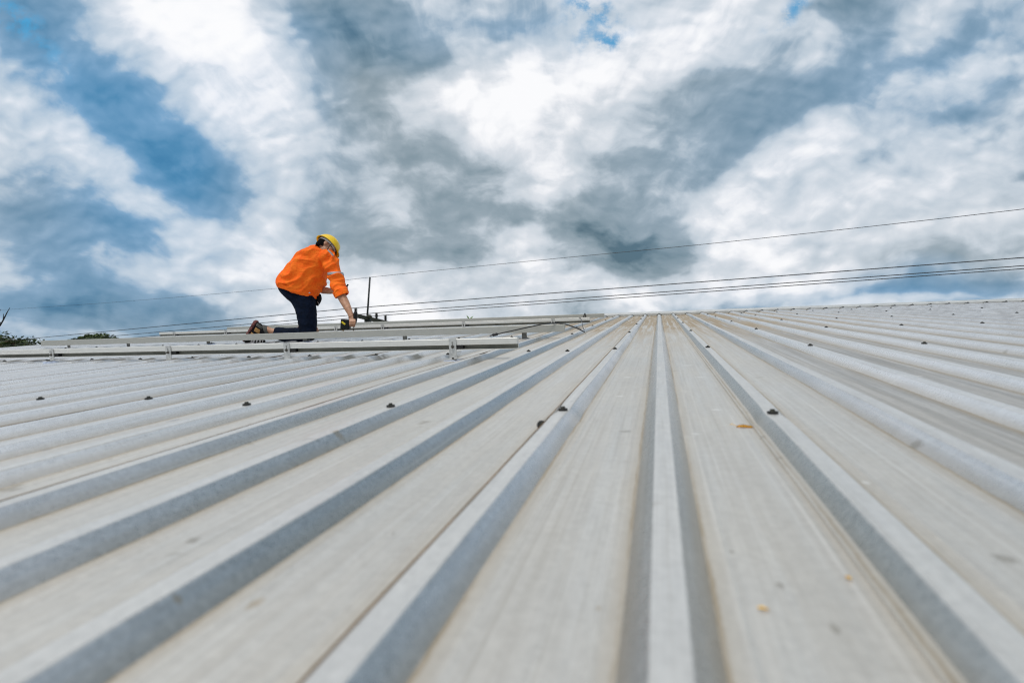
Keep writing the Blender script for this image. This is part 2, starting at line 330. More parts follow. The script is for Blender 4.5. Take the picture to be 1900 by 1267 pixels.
m_cable = M_('cable_black', (.012, .012, .013), .45, 0)

# ------------------------------------------------------------------ object helpers
def tag(o, label=None, cat=None, group=None, kind=None):
    if label: o['label'] = label
    if cat: o['category'] = cat
    if group: o['group'] = group
    if kind: o['kind'] = kind
    return o
def empty(name, mw, label, cat, group=None):
    o = bpy.data.objects.new(name, None); COL.objects.link(o); o.empty_display_size = .1
    o.matrix_world = mw
    return tag(o, label, cat, group)
def mesh_obj(name, bm, mats, parent=None, mw=None, smooth=False):
    me = bpy.data.meshes.new(name); bm.to_mesh(me); bm.free()
    for x in (mats if isinstance(mats, (list, tuple)) else [mats]): me.materials.append(x)
    if smooth:
        for p in me.polygons: p.use_smooth = True
    o = bpy.data.objects.new(name, me); COL.objects.link(o)
    if parent: o.parent = parent
    if mw is not None: o.matrix_world = mw
    return o
def box(bm, lo, hi, mi=0, bev=0.0):
    r = bmesh.ops.create_cube(bm, size=1.0)
    lo, hi = Vector(lo), Vector(hi); c = (lo + hi) / 2; d = hi - lo
    for v in r['verts']: v.co = Vector((v.co.x * d.x, v.co.y * d.y, v.co.z * d.z)) + c
    fs = {f for v in r['verts'] for f in v.link_faces}
    for f in fs: f.material_index = mi
    if bev:
        es = {e for v in r['verts'] for e in v.link_edges}
        bmesh.ops.bevel(bm, geom=list(es), offset=bev, segments=1, affect='EDGES', material=-1)
    return r['verts']
def cyl(bm, p0, p1, r0, r1=None, n=12, mi=0):
    r1 = r0 if r1 is None else r1
    p0, p1 = Vector(p0), Vector(p1); d = p1 - p0
    r = bmesh.ops.create_cone(bm, cap_ends=True, segments=n, radius1=r0, radius2=r1, depth=d.length)
    q = d.to_track_quat('Z', 'Y').to_matrix().to_4x4(); q.translation = (p0 + p1) / 2
    for v in r['verts']: v.co = q @ v.co
    for f in {f for v in r['verts'] for f in v.link_faces}: f.material_index = mi
    return r['verts']
def prism(bm, prof, a, b, inner=(), mi=0):
    """closed (p,q) profile swept along x from a to b; p -> y, q -> z"""
    A = [bm.verts.new((a, p, q)) for p, q in prof]; B = [bm.verts.new((b, p, q)) for p, q in prof]
    n = len(prof)
    for i in range(n):
        f = bm.faces.new((A[i], A[(i + 1) % n], B[(i + 1) % n], B[i])); f.material_index = 1 if i in inner else mi
    f = bm.faces.new(A[::-1]); f.material_index = mi
    f = bm.faces.new(B); f.material_index = mi
def tube(bm, pts, r, n=8, mi=0, caps=True):
    pts = [Vector(p) for p in pts]
    rr = r if isinstance(r, (list, tuple)) else [r] * len(pts)
    rings = []
    up = Vector((0, 0, 1)); prev = None
    for i, p in enumerate(pts):
        t = (pts[min(i + 1, len(pts) - 1)] - pts[max(i - 1, 0)]).normalized()
        a = (prev if prev else (up if abs(t.z) < .9 else Vector((1, 0, 0))))
        a = (a - t * a.dot(t)).normalized(); b = t.cross(a); prev = a
        rings.append([bm.verts.new(p + a * (rr[i] * math.cos(2 * PI * k / n)) + b * (rr[i] * math.sin(2 * PI * k / n))) for k in range(n)])
    for i in range(len(rings) - 1):
        for k in range(n):
            f = bm.faces.new((rings[i][k], rings[i][(k + 1) % n], rings[i + 1][(k + 1) % n], rings[i + 1][k])); f.material_index = mi; f.smooth = True
    if caps:
        bm.faces.new(rings[0][::-1]).material_index = mi; bm.faces.new(rings[-1]).material_index = mi
def spline(pts, n=8):
    P = [Vector(p) for p in pts]; P = [P[0] * 2 - P[1]] + P + [P[-1] * 2 - P[-2]]; out = []
    for i in range(1, len(P) - 2):
        for j in range(n):
            t = j / n
            out.append(.5 * ((2 * P[i]) + (P[i + 1] - P[i - 1]) * t + (2 * P[i - 1] - 5 * P[i] + 4 * P[i + 1] - P[i + 2]) * t * t + (3 * P[i] - P[i - 1] - 3 * P[i + 1] + P[i + 2]) * t ** 3))
    out.append(P[-2]); return out

# ------------------------------------------------------------------ ground
bm = bmesh.new()
bmesh.ops.create_grid(bm, x_segments=40, y_segments=40, size=3000)
g = mesh_obj('ground', bm, m_ground); tag(g, kind='structure')

# ------------------------------------------------------------------ warehouse
UL, UR, VB = -8.85, 15.0, -6.0
H = .028
ware = empty('warehouse', ROOF.copy(), 'grey ribbed metal roofed warehouse whose weathered roof fills the foreground', 'building')
def roofz(u, v):
    k = round((u - U0) / S); f = (u - U0) / S - k; a = abs(f) * S
    h = H
    if k == 0 and v < 1.75: h = H * 1.0
    if a <= .0155: w = h
    elif a <= .043: w = h * (.043 - a) / (.043 - .0155)
    else: w = 0.0
    if k == 1 and f < 0 and .0155 < a < .052: w = .005 if a > .036 else .005 + (h - .005) * (.036 - a) / .0205
    # faint pan stiffeners
    if a > .043:
        for c in (.066,): w += .0011 * max(0, 1 - abs(a - c) / .006)
    # sag between purlins and the trodden dents
    w += .0024 * mnoise.noise(Vector((u * 3.1, v * 1.3, 0))) + .0008 * mnoise.noise(Vector((u * 9, v * 5, 4)))
    if u < -.9:
        w -= .0075 * math.exp(-((v - 2.86) / .07) ** 2) * (1 if a < .05 else .3) * (.6 + .5 * mnoise.noise(Vector((k * 3.7, 0, 0))))
    if k == 0: w -= .004 * (a < .05) * (1 if v > 1.75 else max(0, 1 - (1.75 - v) / .05))
    if k in (-1, 1): w -= .005 * math.exp(-((v - 1.30) / .05) ** 2) * (a < .05)
    return w
xs = []
k0, k1 = math.ceil((UL - U0) / S), math.floor((UR - U0) / S)
for k in range(k0, k1 + 1):
    c = U0 + k * S
    for d in (-.125, -.072, -.066, -.060, -.0525, -.0515, -.043, -.036, -.0292, -.0155, 0, .0155, .0292, .043, .060, .066, .072):
        if UL <= c + d <= UR: xs.append(c + d)
vs = []
v = VB
while v < RIDGE - .001:
    vs.append(v)
    v += .25 if v < 0 else (.028 if (1.15 < v < 1.85 or 2.6 < v < 3.1) else .11)
vs.append(RIDGE)
bm = bmesh.new(); grid = []
for v in vs: grid.append([bm.verts.new((u + .0022 * mnoise.noise(Vector((round((u - U0) / S) * 5.3, v * .7, 0))), v, roofz(u, v))) for u in xs])
for j in range(len(vs) - 1):
    for i in range(len(xs) - 1): bm.faces.new((grid[j][i], grid[j][i + 1], grid[j + 1][i + 1], grid[j + 1][i]))
# underside fold at the eave and verge so the sheet has an edge
sheet = mesh_obj('roof_sheet', bm, m_roof, ware)
# lapped edge of the upper sheet on the seam rib (a real 1 mm step)
bm = bmesh.new()
for k in range(k0, k1 + 1):
    if (k + 1) % 3 == 0 and k < 0:
        c = U0 + k * S - .0165
        prev = None
        for v in [VB + i * .3 for i in range(int((RIDGE - VB) / .3))] + [RIDGE - .01]:
            z = roofz(c + .002, v)
            cur = [bm.verts.new((c - .0075, v, z - .0058)), bm.verts.new((c - .0008, v, z + .0010)), bm.verts.new((c + .0014, v, z + .0007))]
            if prev:
                for q in (0, 1): bm.faces.new((prev[q], prev[q + 1], cur[q + 1], cur[q]))
            prev = cur
lap = mesh_obj('lap_edge', bm, M_('lap_dirt', (.15, .09, .038), .8, 0, amt=.5, scale=8, stretch=(1, 1, 1)), ware)
lap.parent = sheet
# verge flashing on the left edge
bm = bmesh.new()
prism(bm, [(0, 0), (1, 0), (1, 1), (0, 1)], 0, 1)
for vv in bm.verts: vv.co = Vector((UL - .10 + vv.co.x * .125, VB + vv.co.y * (RIDGE - VB), -.10 + vv.co.z * .105))
bmesh.ops.recalc_face_normals(bm, faces=bm.faces)
mesh_obj('verge_flashing', bm, m_cap, ware)
# ridge cap: notched front flange, top, far side
bm = bmesh.new()
yv = RIDGE - .004; zt = H + .013
top = []
for k in range(k0, k1 + 1):
    c = U0 + k * S
    pts = [(c - .125, .003), (c - .056, .003), (c - .025, H - .003), (c - .014, H + .009), (c + .014, H + .009), (c + .025, H - .003), (c + .056, .003), (c + .125, .003)]
    lo = [bm.verts.new((x, yv, z)) for x, z in pts]; hi = [bm.verts.new((x, yv, zt)) for x, z in pts]
    top += [x for x, z in pts]
    for i in range(len(pts) - 1): bm.faces.new((lo[i], lo[i + 1], hi[i + 1], hi[i]))
uu = [UL - .1 + i * (UR - UL + .1) / 60 for i in range(61)]
tp = math.tan(2 * PITCH)
prof = [(yv, zt), (RIDGE + .14, zt + .030), (RIDGE + .19, zt + .032), (RIDGE + .40, zt - .2 * tp - .01), (RIDGE + .40, -.20 * tp - .02)]
rows = [[bm.verts.new((x, a, b + .0015 * mnoise.noise(Vector((x * 2, a * 3, 0))))) for x in uu] for a, b in prof]
for j in range(len(prof) - 1):
    for i in range(60): bm.faces.new((rows[j][i], rows[j][i + 1], rows[j + 1][i + 1], rows[j + 1][i]))
cap_o = mesh_obj('ridge_cap', bm, m_cap, ware)
bm = bmesh.new(); box(bm, (UL, RIDGE + .004, -.02), (UR, RIDGE + .03, zt - .002)); mesh_obj('ridge_gap_shade', bm, m_rubber, cap_o)  # black strip standing in for the shade under the ridge cap
# far slope, walls
bm = bmesh.new()
far = 9.0
A = [bm.verts.new(p) for p in ((UL, RIDGE + .19, -.02), (UR, RIDGE + .19, -.02), (UR, RIDGE + .19 + far, -.02 - far * tp), (UL, RIDGE + .19 + far, -.02 - far * tp))]
bm.faces.new(A)
mesh_obj('far_roof_slope', bm, m_cap, ware)
bm = bmesh.new()
Ri = ROOF.inverted()
def wp(u, v, w=-.03): return ROOF @ Vector((u, v, w))
c0, c1, c2 = wp(UL, VB), wp(UL, RIDGE + .15), wp(UL, RIDGE + .19 + far, -.04 - far * tp)
d0, d1, d2 = wp(UR, VB), wp(UR, RIDGE + .15), wp(UR, RIDGE + .19 + far, -.04 - far * tp)
def g0(p): return Vector((p.x, p.y, 0))
for quad in ((g0(c0), g0(c1), c1, c0), (g0(c1), g0(c2), c2, c1), (g0(d0), g0(d1), d1, d0), (g0(d1), g0(d2), d2, d1), (g0(c0), g0(d0), d0, c0), (g0(c2), g0(d2), d2, c2)):
    bm.faces.new([bm.verts.new(Ri @ p) for p in quad])
mesh_obj('wall', bm, m_wall, ware)

# roof screws -------------------------------------------------------
bm = bmesh.new()
cyl(bm, (0, 0, 0), (0, 0, .0056), .0122, n=16, mi=1)
cyl(bm, (0, 0, .0056), (0, 0, .0070), .0078, .0072, n=16, mi=0)
cyl(bm, (0, 0, .0070), (0, 0, .0112), .0062, .0056, n=6, mi=0)
screw0 = mesh_obj('roof_screw', bm, [m_screw, m_rubber], sheet)
first = True
def add_screw(u, v, w=None, tilt=0, big=1.0):
    global first
    o = screw0 if first else screw0.copy()
    if not first: COL.objects.link(o)
    first = False
    o.parent = sheet
    o.matrix_basis = Matrix.Translation((u, v, roofz(u, v) - .0006 if w is None else w)) @ Matrix.Rotation(random.uniform(0, 1), 4, 'Z') @ Matrix.Rotation(random.uniform(-.08, .08) + tilt, 4, 'X') @ Matrix.Scale(big, 4)
RAILV = [2.75, 4.35, 6.10, 7.95]
nscr = 0
def rk(k): return U0 + k * S
spots = []
for k in (-9, -7, -5, -3, -1, 1, 3): spots.append((rk(k), {-9: 1.32, -7: 1.35, -5: 1.275, -3: 1.285, -1: 1.296, 1: 1.303}.get(k, 1.31)))
for k in range(-27, 8, 2):
    spots.append((rk(k), 2.86 if k < -3 else (2.90 if k == -3 else 2.955)))
for k in range(-27, 12, 2): spots.append((rk(k), 4.27 if k < -3 else 4.48))
for k in range(-9, 16, 2): spots.append((rk(k), 5.98 + random.uniform(-.05, .05)))
for k in range(-5, 20, 2): spots.append((rk(k), 7.5 + random.uniform(-.05, .05)))
for k in range(-3, 25, 2): spots.append((rk(k), 8.7 + random.uniform(-.05, .05)))
for i, (u, v) in enumerate(spots[:81]):
    if i == 0 or True: add_screw(u, v)
# loose extra screws: the pair left of the seam rib and the stray one by the joint
p = at_w(1034, 652, .028); add_screw(rk(-2) - .012, 2.87)
p = at_w(994, 800, 0.0); add_screw(rk(-1) - .030, 1.17, .012, .9)
# ridge screws on the rib ends
for k in range(6, 23): add_screw(rk(k), RIDGE - .05, big=1.7)

# ------------------------------------------------------------------ mounting rails
def bestfoot(u):
    k = round((u - U0) / S); d = u - rk(k)
    if abs(d) < .035: return rk(k), H
    if abs(d) < .075: return rk(k) + math.copysign(.082, d), 0.0
    return u, 0.0
RW, RB, RT = .040, .058, .122
def rail(v, ua, ub, feet, groove, label, nslots=2):
    mw = ROOF @ Matrix.Translation((ub, v, 0))
    t = empty('mounting_rail', mw, label, 'mounting rail', 'aluminium rails for solar panels laid across the roof')
    bm = bmesh.new(); L = ua - ub
    if groove:   # open C slot in the lower half of the face
        prof = [(0, RB), (0, RB + .004), (.003, RB + .004), (.027, RB + .006), (.027, RB + .027), (.003, RB + .029), (0, RB + .029), (0, RT - .002), (.002, RT),
                (.013, RT), (.013, RT - .006), (.027, RT - .006), (.027, RT), (RW - .002, RT), (RW, RT - .002), (RW, RB)]
    else:
        prof = [(0, RB + .001), (0, RT - .002), (.002, RT), (.013, RT), (.013, RT - .006), (.027, RT - .006), (.027, RT), (RW, RT), (RW, RB + .029), (RW - .014, RB + .027),
                (RW - .014, RB + .006), (RW, RB + .004), (RW, RB), (.001, RB)]
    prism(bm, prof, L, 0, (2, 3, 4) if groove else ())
    bmesh.ops.recalc_face_normals(bm, faces=bm.faces)
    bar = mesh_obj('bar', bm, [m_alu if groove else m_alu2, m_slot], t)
    # black plates at the cut end stand in for the shade of the hollow
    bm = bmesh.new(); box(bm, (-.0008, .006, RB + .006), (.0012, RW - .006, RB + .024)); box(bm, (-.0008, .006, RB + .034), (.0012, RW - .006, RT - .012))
    e = mesh_obj('end_shade_plate', bm, m_rubber, bar)
    for fu in feet:
        u, fw = bestfoot(fu)
        x = u - ub
        s = -1 if groove else 1
        y0 = 0 if groove else RW
        bm = bmesh.new()
        # L foot: upright plate with an open slot, folded base
        th = .005; hw = .0225; zb = fw + .004; zt = RT + .002 if groove else RT - .012
        ya, yb = sorted((y0 + s * .0015, y0 + s * (.0015 + th)))
        sl = .0042
        z1, z2 = RB + .010, RT - .014
        box(bm, (x - hw, ya, zb), (x - sl, yb, zt)); box(bm, (x + sl, ya, zb), (x + hw, yb, zt))
        box(bm, (x - sl, ya, zb), (x + sl, yb, z1)); box(bm, (x - sl, ya, z2), (x + sl, yb, zt))
        yc, yd = sorted((y0 + s * (.0015 + th), y0 + s * .058))
        box(bm, (x - hw, yc, zb), (x + hw, yd, zb + th))
        bmesh.ops.recalc_face_normals(bm, faces=bm.faces)
        f = mesh_obj('bracket_foot', bm, m_steel if groove else m_steel2, t)
        bm = bmesh.new()
        zc = RB + .020
        cyl(bm, (x, y0 + s * .0065, zc), (x, y0 + s * .010, zc), .0095, n=16)
        cyl(bm, (x, y0 + s * .010, zc), (x, y0 + s * .017, zc), .0068, n=6)
        cyl(bm, (x, y0 + s * .017, zc), (x, y0 + s * .024, zc), .0035, n=10)
        mesh_obj('bolt', bm, m_bolt, f)
        bm = bmesh.new()
        ym = (yc + yd) / 2
        cyl(bm, (x + .010, ym, zb + th), (x + .010, ym, zb + th + .002), .0085, n=14); cyl(bm, (x + .010, ym, zb + th + .002), (x + .010, ym, zb + th + .008), .0055, n=6)
        mesh_obj('base_screw', bm, m_screw, f)
        bm = bmesh.new(); box(bm, (x - hw - .002, yc, fw + .0005), (x + hw + .016, yd + .003 if s > 0 else yd, zb), bev=.001)
        mesh_obj('rubber_pad', bm, m_rubber, f)
        # smeared sealant around the pad
        bm = bmesh.new(); n = 28; c = bm.verts.new((x + .008, ym, fw + .0042)); ring = []; ring0 = []
        for i in range(n):
            a = 2 * PI * i / n; r = 1 + .35 * mnoise.noise(Vector((math.cos(a) * 1.5 + fu * 7, math.sin(a) * 1.5, v)))
            ring0.append(bm.verts.new((x + .008 + .034 * r * math.cos(a), ym + .036 * r * math.sin(a), fw + .0035)))
            ring.append(bm.verts.new((x + .008 + .058 * r * math.cos(a), ym + .055 * r * math.sin(a), -.002 if fw == 0 else -.001 if abs(.052 * math.cos(a)) > .04 else fw * .6)))
        for i in range(n):
            bm.faces.new((c, ring0[i], ring0[(i + 1) % n])); bm.faces.new((ring0[i], ring[i], ring[(i + 1) % n], ring0[(i + 1) % n]))
        mesh_obj('sealant', bm, m_sealant, f, smooth=True)
        if groove:   # black block in the slot beside the foot
            bm = bmesh.new(); box(bm, (x + hw + .001, .0015, RB + .0065), (x + hw + .040, .0260, RB + .0265))
            mesh_obj('slot_block', bm, m_rubber, f)
    return t
def uatv(px, v): return at_v(px, 640, v).x
V1, V2, V3, V4 = RAILV
rail(V1, -.775, -8.3, [uatv(x, V1) for x in (838, 542, 315, 98)] + [-5.6, -6.9], True, 'silver rail nearest the viewer with a dark slot along its face, on four visible feet')
rail(V2, -.79, -7.29, [uatv(x, V2) for x in (965, 748, 566, 382, 231, 120)], False, 'plain faced silver rail directly in front of the kneeling worker, second from the viewer')
rail(V3, -.80, -7.55, [uatv(x, V3) for x in (1032, 862, 712, 421, 323)] + [-4.3], True, 'slotted silver rail behind the kneeling worker, third from the viewer')
rail(V4, -.815, -8.10, [uatv(x, V4) for x in (1000, 800, 600, 470)], False, 'silver rail farthest up the slope, just below the roof ridge')
# ------------------------------------------------------------------ person
FWD = -CB
def ringpts(px, py, d, h, b, n=20, ex=2.3, tw=0.0):
    c = CP(px, py, d); s = d / FPX
    e1 = (CR * h[0] - CU * h[1]) * s + FWD * tw; e2 = FWD * b
    out = []
    for i in range(n):
        a = 2 * PI * i / n; ca, sa_ = math.cos(a), math.sin(a)
        out.append(c + e1 * math.copysign(abs(ca) ** (2 / ex), ca) + e2 * math.copysign(abs(sa_) ** (2 / ex), sa_))
    return out
def loft(bm, secs, n=20, ex=2.3, sub=3):
    """secs: (px, py, depth, half-width px or (hx,hy), half-depth m[, twist])"""
    S_ = []
    for i, q in enumerate(secs):
        px, py, d, h, b = q[:5]; tw = q[5] if len(q) > 5 else 0.0
        if not isinstance(h, tuple):
            a = secs[max(0, i - 1)]; c = secs[min(len(secs) - 1, i + 1)]
            t = Vector((c[0] - a[0], c[1] - a[1])); L = max(t.length, 1e-6); t /= L
            h = (-t.y * h, t.x * h)
        if i and (h[0] * S_[-1][3] + h[1] * S_[-1][4]) < 0: h = (-h[0], -h[1])
        S_.append((px, py, d, h[0], h[1], b, tw))
    P = [S_[0]] + S_ + [S_[-1]]; dense = []
    for i in range(1, len(P) - 2):
        for j in range(sub):
            t = j / sub
            dense.append([.5 * (2 * P[i][k] + (P[i + 1][k] - P[i - 1][k]) * t + (2 * P[i - 1][k] - 5 * P[i][k] + 4 * P[i + 1][k] - P[i + 2][k]) * t * t + (3 * P[i][k] - P[i - 1][k] - 3 * P[i + 1][k] + P[i + 2][k]) * t ** 3) for k in range(7)])
    dense.append(list(P[-2]))
    rings = [[bm.verts.new(p) for p in ringpts(q[0], q[1], q[2], (q[3], q[4]), q[5], n, ex, q[6])] for q in dense]
    for i in range(len(rings) - 1):
        for k in range(n): bm.faces.new((rings[i][k], rings[i][(k + 1) % n], rings[i + 1][(k + 1) % n], rings[i + 1][k]))
    bm.faces.new(rings[0][::-1]); bm.faces.new(rings[-1])
def ell(bm, c, ax, r, n=16):
    """ellipsoid at roof-frame point c with axes ax (3 vectors) and radii r"""
    q = bmesh.ops.create_uvsphere(bm, u_segments=n, v_segments=n // 2 + 2, radius=1.0)
    for v in q['verts']: v.co = c + ax[0] * (v.co.x * r[0]) + ax[1] * (v.co.y * r[1]) + ax[2] * (v.co.z * r[2])
CAMAX = (CR, FWD, CU)
def fuse(bm, voxel, smooth=4, disp=None):
    bmesh.ops.recalc_face_normals(bm, faces=bm.faces)
    me = bpy.data.meshes.new('tmp'); bm.to_mesh(me); bm.free()
    o = bpy.data.objects.new('tmp', me); COL.objects.link(o)
    r = o.modifiers.new('r', 'REMESH'); r.mode = 'VOXEL'; r.voxel_size = voxel; r.use_smooth_shade = True
    s = o.modifiers.new('s', 'SMOOTH'); s.iterations = smooth; s.factor = .5
    dg = bpy.context.evaluated_depsgraph_get(); dg.update()
    out = bpy.data.meshes.new_from_object(o.evaluated_get(dg))
    bpy.data.objects.remove(o); bpy.data.meshes.remove(me)
    if disp:
        nrm = [v.normal.copy() for v in out.vertices]
        for v, nn in zip(out.vertices, nrm): v.co += nn * disp(v.co)
    b2 = bmesh.new(); b2.from_mesh(out); bpy.data.meshes.remove(out)
    return b2
PBASE = at_w(560, 634, 0.0); PBASE.z = 0
PM = Matrix.Translation(PBASE); PMi = PM.inverted()
person = empty('person', ROOF @ PM, 'person in orange shirt, navy trousers and yellow helmet kneeling on the metal roof', 'person')
def padd(name, bm, mt, parent=None, smooth=True):
    for v in bm.verts: v.co = PMi @ v.co
    return mesh_obj(name, bm, mt, parent or person, smooth=smooth)
def skin_b(T, b):
    o = T.n('ShaderNodeTexCoord').outputs['Object']
    T.put(b.inputs['Base Color'], T.mix(T.rng(T.noise(o, 30, 4, .6), .35, .65), (.40, .20, .12), (.52, .28, .175)))
    b.inputs['Subsurface Weight'].default_value = .08; b.inputs['Subsurface Radius'].default_value = (.01, .004, .002)
m_skin = mat('skin', (.46, .24, .15), .5, 0, skin_b)
def shirt_b(T, b):
    o = T.n('ShaderNodeTexCoord').outputs['Object']
    T.put(b.inputs['Base Color'], T.mix(T.rng(T.noise(o, 14, 5, .6), .3, .7), (.96, .125, .006), (1.0, .20, .014)))
    bp = T.n('ShaderNodeBump'); bp.inputs['Strength'].default_value = .6; bp.inputs['Distance'].default_value = .016
    T.put(bp.inputs['Height'], T.m('ADD', T.noise(T.mapping(o, rot=(.4, .5, .3), scale=(1, 1.4, 2.6)), 9, 3, .5, dist=1.2), T.m('MULTIPLY', T.noise(o, 260, 2, .5), .03)))
    T.put(b.inputs['Normal'], bp.outputs[0])
m_shirt = mat('orange_cloth', (.95, .2, .02), .75, 0, shirt_b); m_shirt.node_tree.nodes['Principled BSDF'].inputs['Specular IOR Level'].default_value = .2
m_trou = M_('navy_cloth', (.004, .0085, .022), .85, 0, amt=.35, scale=18, bump=.5, bscale=24)
m_black = M_('black_cloth', (.008, .008, .010), .8, 0)
for q_ in (m_trou, m_black): q_.node_tree.nodes['Principled BSDF'].inputs['Specular IOR Level'].default_value = .12
m_hair = M_('black_hair', (.005, .004, .004), .9, 0, amt=.5, scale=120); m_hair.node_tree.nodes['Principled BSDF'].inputs['Specular IOR Level'].default_value = .08
m_helm = M_('yellow_plastic', (.86, .56, .010), .28, 0, amt=.05, scale=12)
m_band = M_('white_band', (.52, .52, .55), .55, 0)
m_refl = M_('reflective_tape', (.36, .37, .38), .4, .3, amt=.08)
m_sole = mat('red_brown_sole', (.12, .04, .035), .75, 0, vary((.16, .05, .045), .9, 90))
m_shoegrey = M_('grey_mesh', (.075, .075, .07), .8, 0, amt=.3, scale=60)
m_shoetan = M_('tan_suede', (.35, .19, .06), .8, 0, amt=.2, scale=50)
m_eye = M_('eye', (.5, .48, .45), .2, 0)

# head frame: c crown, f face, s right side
cT = (CR * .47 + CU * .63 + FWD * .61).normalized(); fT = (CR * .80 - CU * .60); fT = (fT - cT * fT.dot(cT)).normalized(); sT = fT.cross(cT)
HC = CP(607.0, 456.8, 5.44)
HX = (sT, fT, cT)
def hp(x, y, z): return HC + sT * x + fT * y + cT * z
bm = bmesh.new()
ell(bm, hp(0, -.008, .012), HX, (.074, .094, .095), 20)
ell(bm, hp(0, .028, -.055), HX, (.056, .066, .058), 16)
ell(bm, hp(0, .060, -.088), HX, (.026, .024, .020), 12)        # chin
ell(bm, hp(0, .095, -.030), HX, (.012, .018, .024), 10)        # nose
ell(bm, hp(0, .103, -.042), HX, (.015, .012, .009), 10)
ell(bm, hp(0, .086, -.064), HX, (.022, .010, .010), 10)        # lips
ell(bm, hp(0, .080, .004), HX, (.046, .014, .010), 12)         # brow
for sx in (-1, 1):
    ell(bm, hp(sx * .040, .066, -.028), HX, (.022, .024, .022), 10)     # cheeks
    ell(bm, hp(sx * .077, -.004, -.020), HX, (.009, .019, .031), 12)    # ears
    ell(bm, hp(sx * .076, -.002, -.046), HX, (.007, .010, .010), 8)
# neck
def tb(pts, r, n=14): tube(bm, pts, r, n)
tb([hp(0, -.022, -.045), CP(603.5, 463.5, 5.45), CP(598, 472, 5.48)], [.050, .052, .062])
# torso under the shirt
loft(bm, [(552, 545, 5.52, 26, .14), (560, 520, 5.52, 28, .14), (578, 492, 5.52, 28, .15), (594, 472, 5.50, 20, .13), (598, 466, 5.48, 10, .06)])
# right arm
tb([CP(609, 482, 5.42), CP(616, 505, 5.36), CP(628, 538, 5.28), CP(634, 550, 5.25), CP(640, 561, 5.22), CP(646, 573, 5.18), CP(650.5, 583, 5.155), CP(652, 588, 5.15)],
   [.052, .048, .044, .046, .044, .036, .027, .029])
# left arm
tb([CP(584, 482, 5.66), CP(585, 510, 5.64), CP(590, 535, 5.60), CP(600, 538.5, 5.56), CP(612, 540, 5.52), CP(624, 540.5, 5.47), CP(630, 539.5, 5.45)],
   [.052, .046, .042, .040, .034, .026, .026])
# legs under the trousers
for dd, kx in ((5.46, 570), (5.68, 584)):
    tb([CP(552, 550, dd), CP(564, 585, dd), CP(kx, 618, dd)], [.075, .068, .055])
tb([CP(570, 620, 5.46), CP(545, 620, 5.48), CP(515, 617, 5.52), CP(503, 614.5, 5.535), CP(495, 612, 5.54)], [.05, .05, .038, .034, .040])
tb([CP(584, 619, 5.68), CP(572, 614, 5.80), CP(562, 610, 5.92)], [.05, .045, .034])
# right hand on the grip of the drill (depth 5.15): palm over the grip, four fingers down the near side
HD = 5.15
ell(bm, CP(653, 591, HD - .004), CAMAX, (.030, .022, .030), 14)
ell(bm, CP(654, 594, HD - .012), CAMAX, (.028, .014, .022), 14)
for i, (fx, ln) in enumerate(((649.0, .9), (652.1, 1.0), (655.2, 1.0), (658.0, .85))):
    tb([CP(fx, 592.5, HD - .018), CP(fx + .5, 596.5, HD - .037), CP(fx + .2, 600.5 * 1 + ln, HD - .038), CP(fx - .2, 604.0 + ln, HD - .020), CP(fx - .8, 604.3 + ln, HD + .000)], [.0100, .0100, .0092, .0085, .0072], 8)
tb([CP(648.5, 588, HD + .010), CP(649, 593, HD + .032), CP(653, 598, HD + .037), CP(657, 600, HD + .030)], [.013, .0115, .0100, .0080], 8)
# left hand closed round a small tool
LH = 5.43
ell(bm, CP(634.5, 538, LH), CAMAX, (.026, .018, .024), 14)
for i, fy in enumerate((532.5, 535.6, 538.7, 541.6)):
    tb([CP(635.5, fy, LH - .012), CP(640.5, fy - .3, LH - .022), CP(644.2, fy, LH - .012), CP(644.6, fy + .4, LH + .008), CP(641.5, fy + .5, LH + .016)], [.0096, .0094, .0088, .0080, .0072], 8)
tb([CP(633, 533.5, LH + .004), CP(637.5, 530, LH + .006), CP(641.5, 529.5, LH + .008)], [.011, .010, .008], 8)
body = padd('body', fuse(bm, .0042, 3), m_skin)
for sx in (-1, 1):
    bm = bmesh.new(); ell(bm, hp(sx * .030, .079, -.014), HX, (.012, .008, .007), 10); padd('eye', bm, m_eye)
# hair
bm = bmesh.new(); ell(bm, hp(0, -.010, .006), HX, (.0795, .0985, .100), 40); ell(bm, hp(0, -.040, -.040), HX, (.068, .062, .062), 36)
kill = []
for v in bm.verts:
    d = v.co - HC; x, y, z = d.dot(sT), d.dot(fT), d.dot(cT)
    lim = -.088 if y < -.030 else (-.070 if y < -.008 else (-.012 if y < .02 else .02))
    if z < lim or (y > .062 and z < .05): kill.append(v)
bmesh.ops.delete(bm, geom=kill, context='VERTS')
for v in bm.verts: v.co += (v.co - HC).normalized() * .003 * mnoise.noise(v.co * 70)
padd('hair', bm, m_hair)
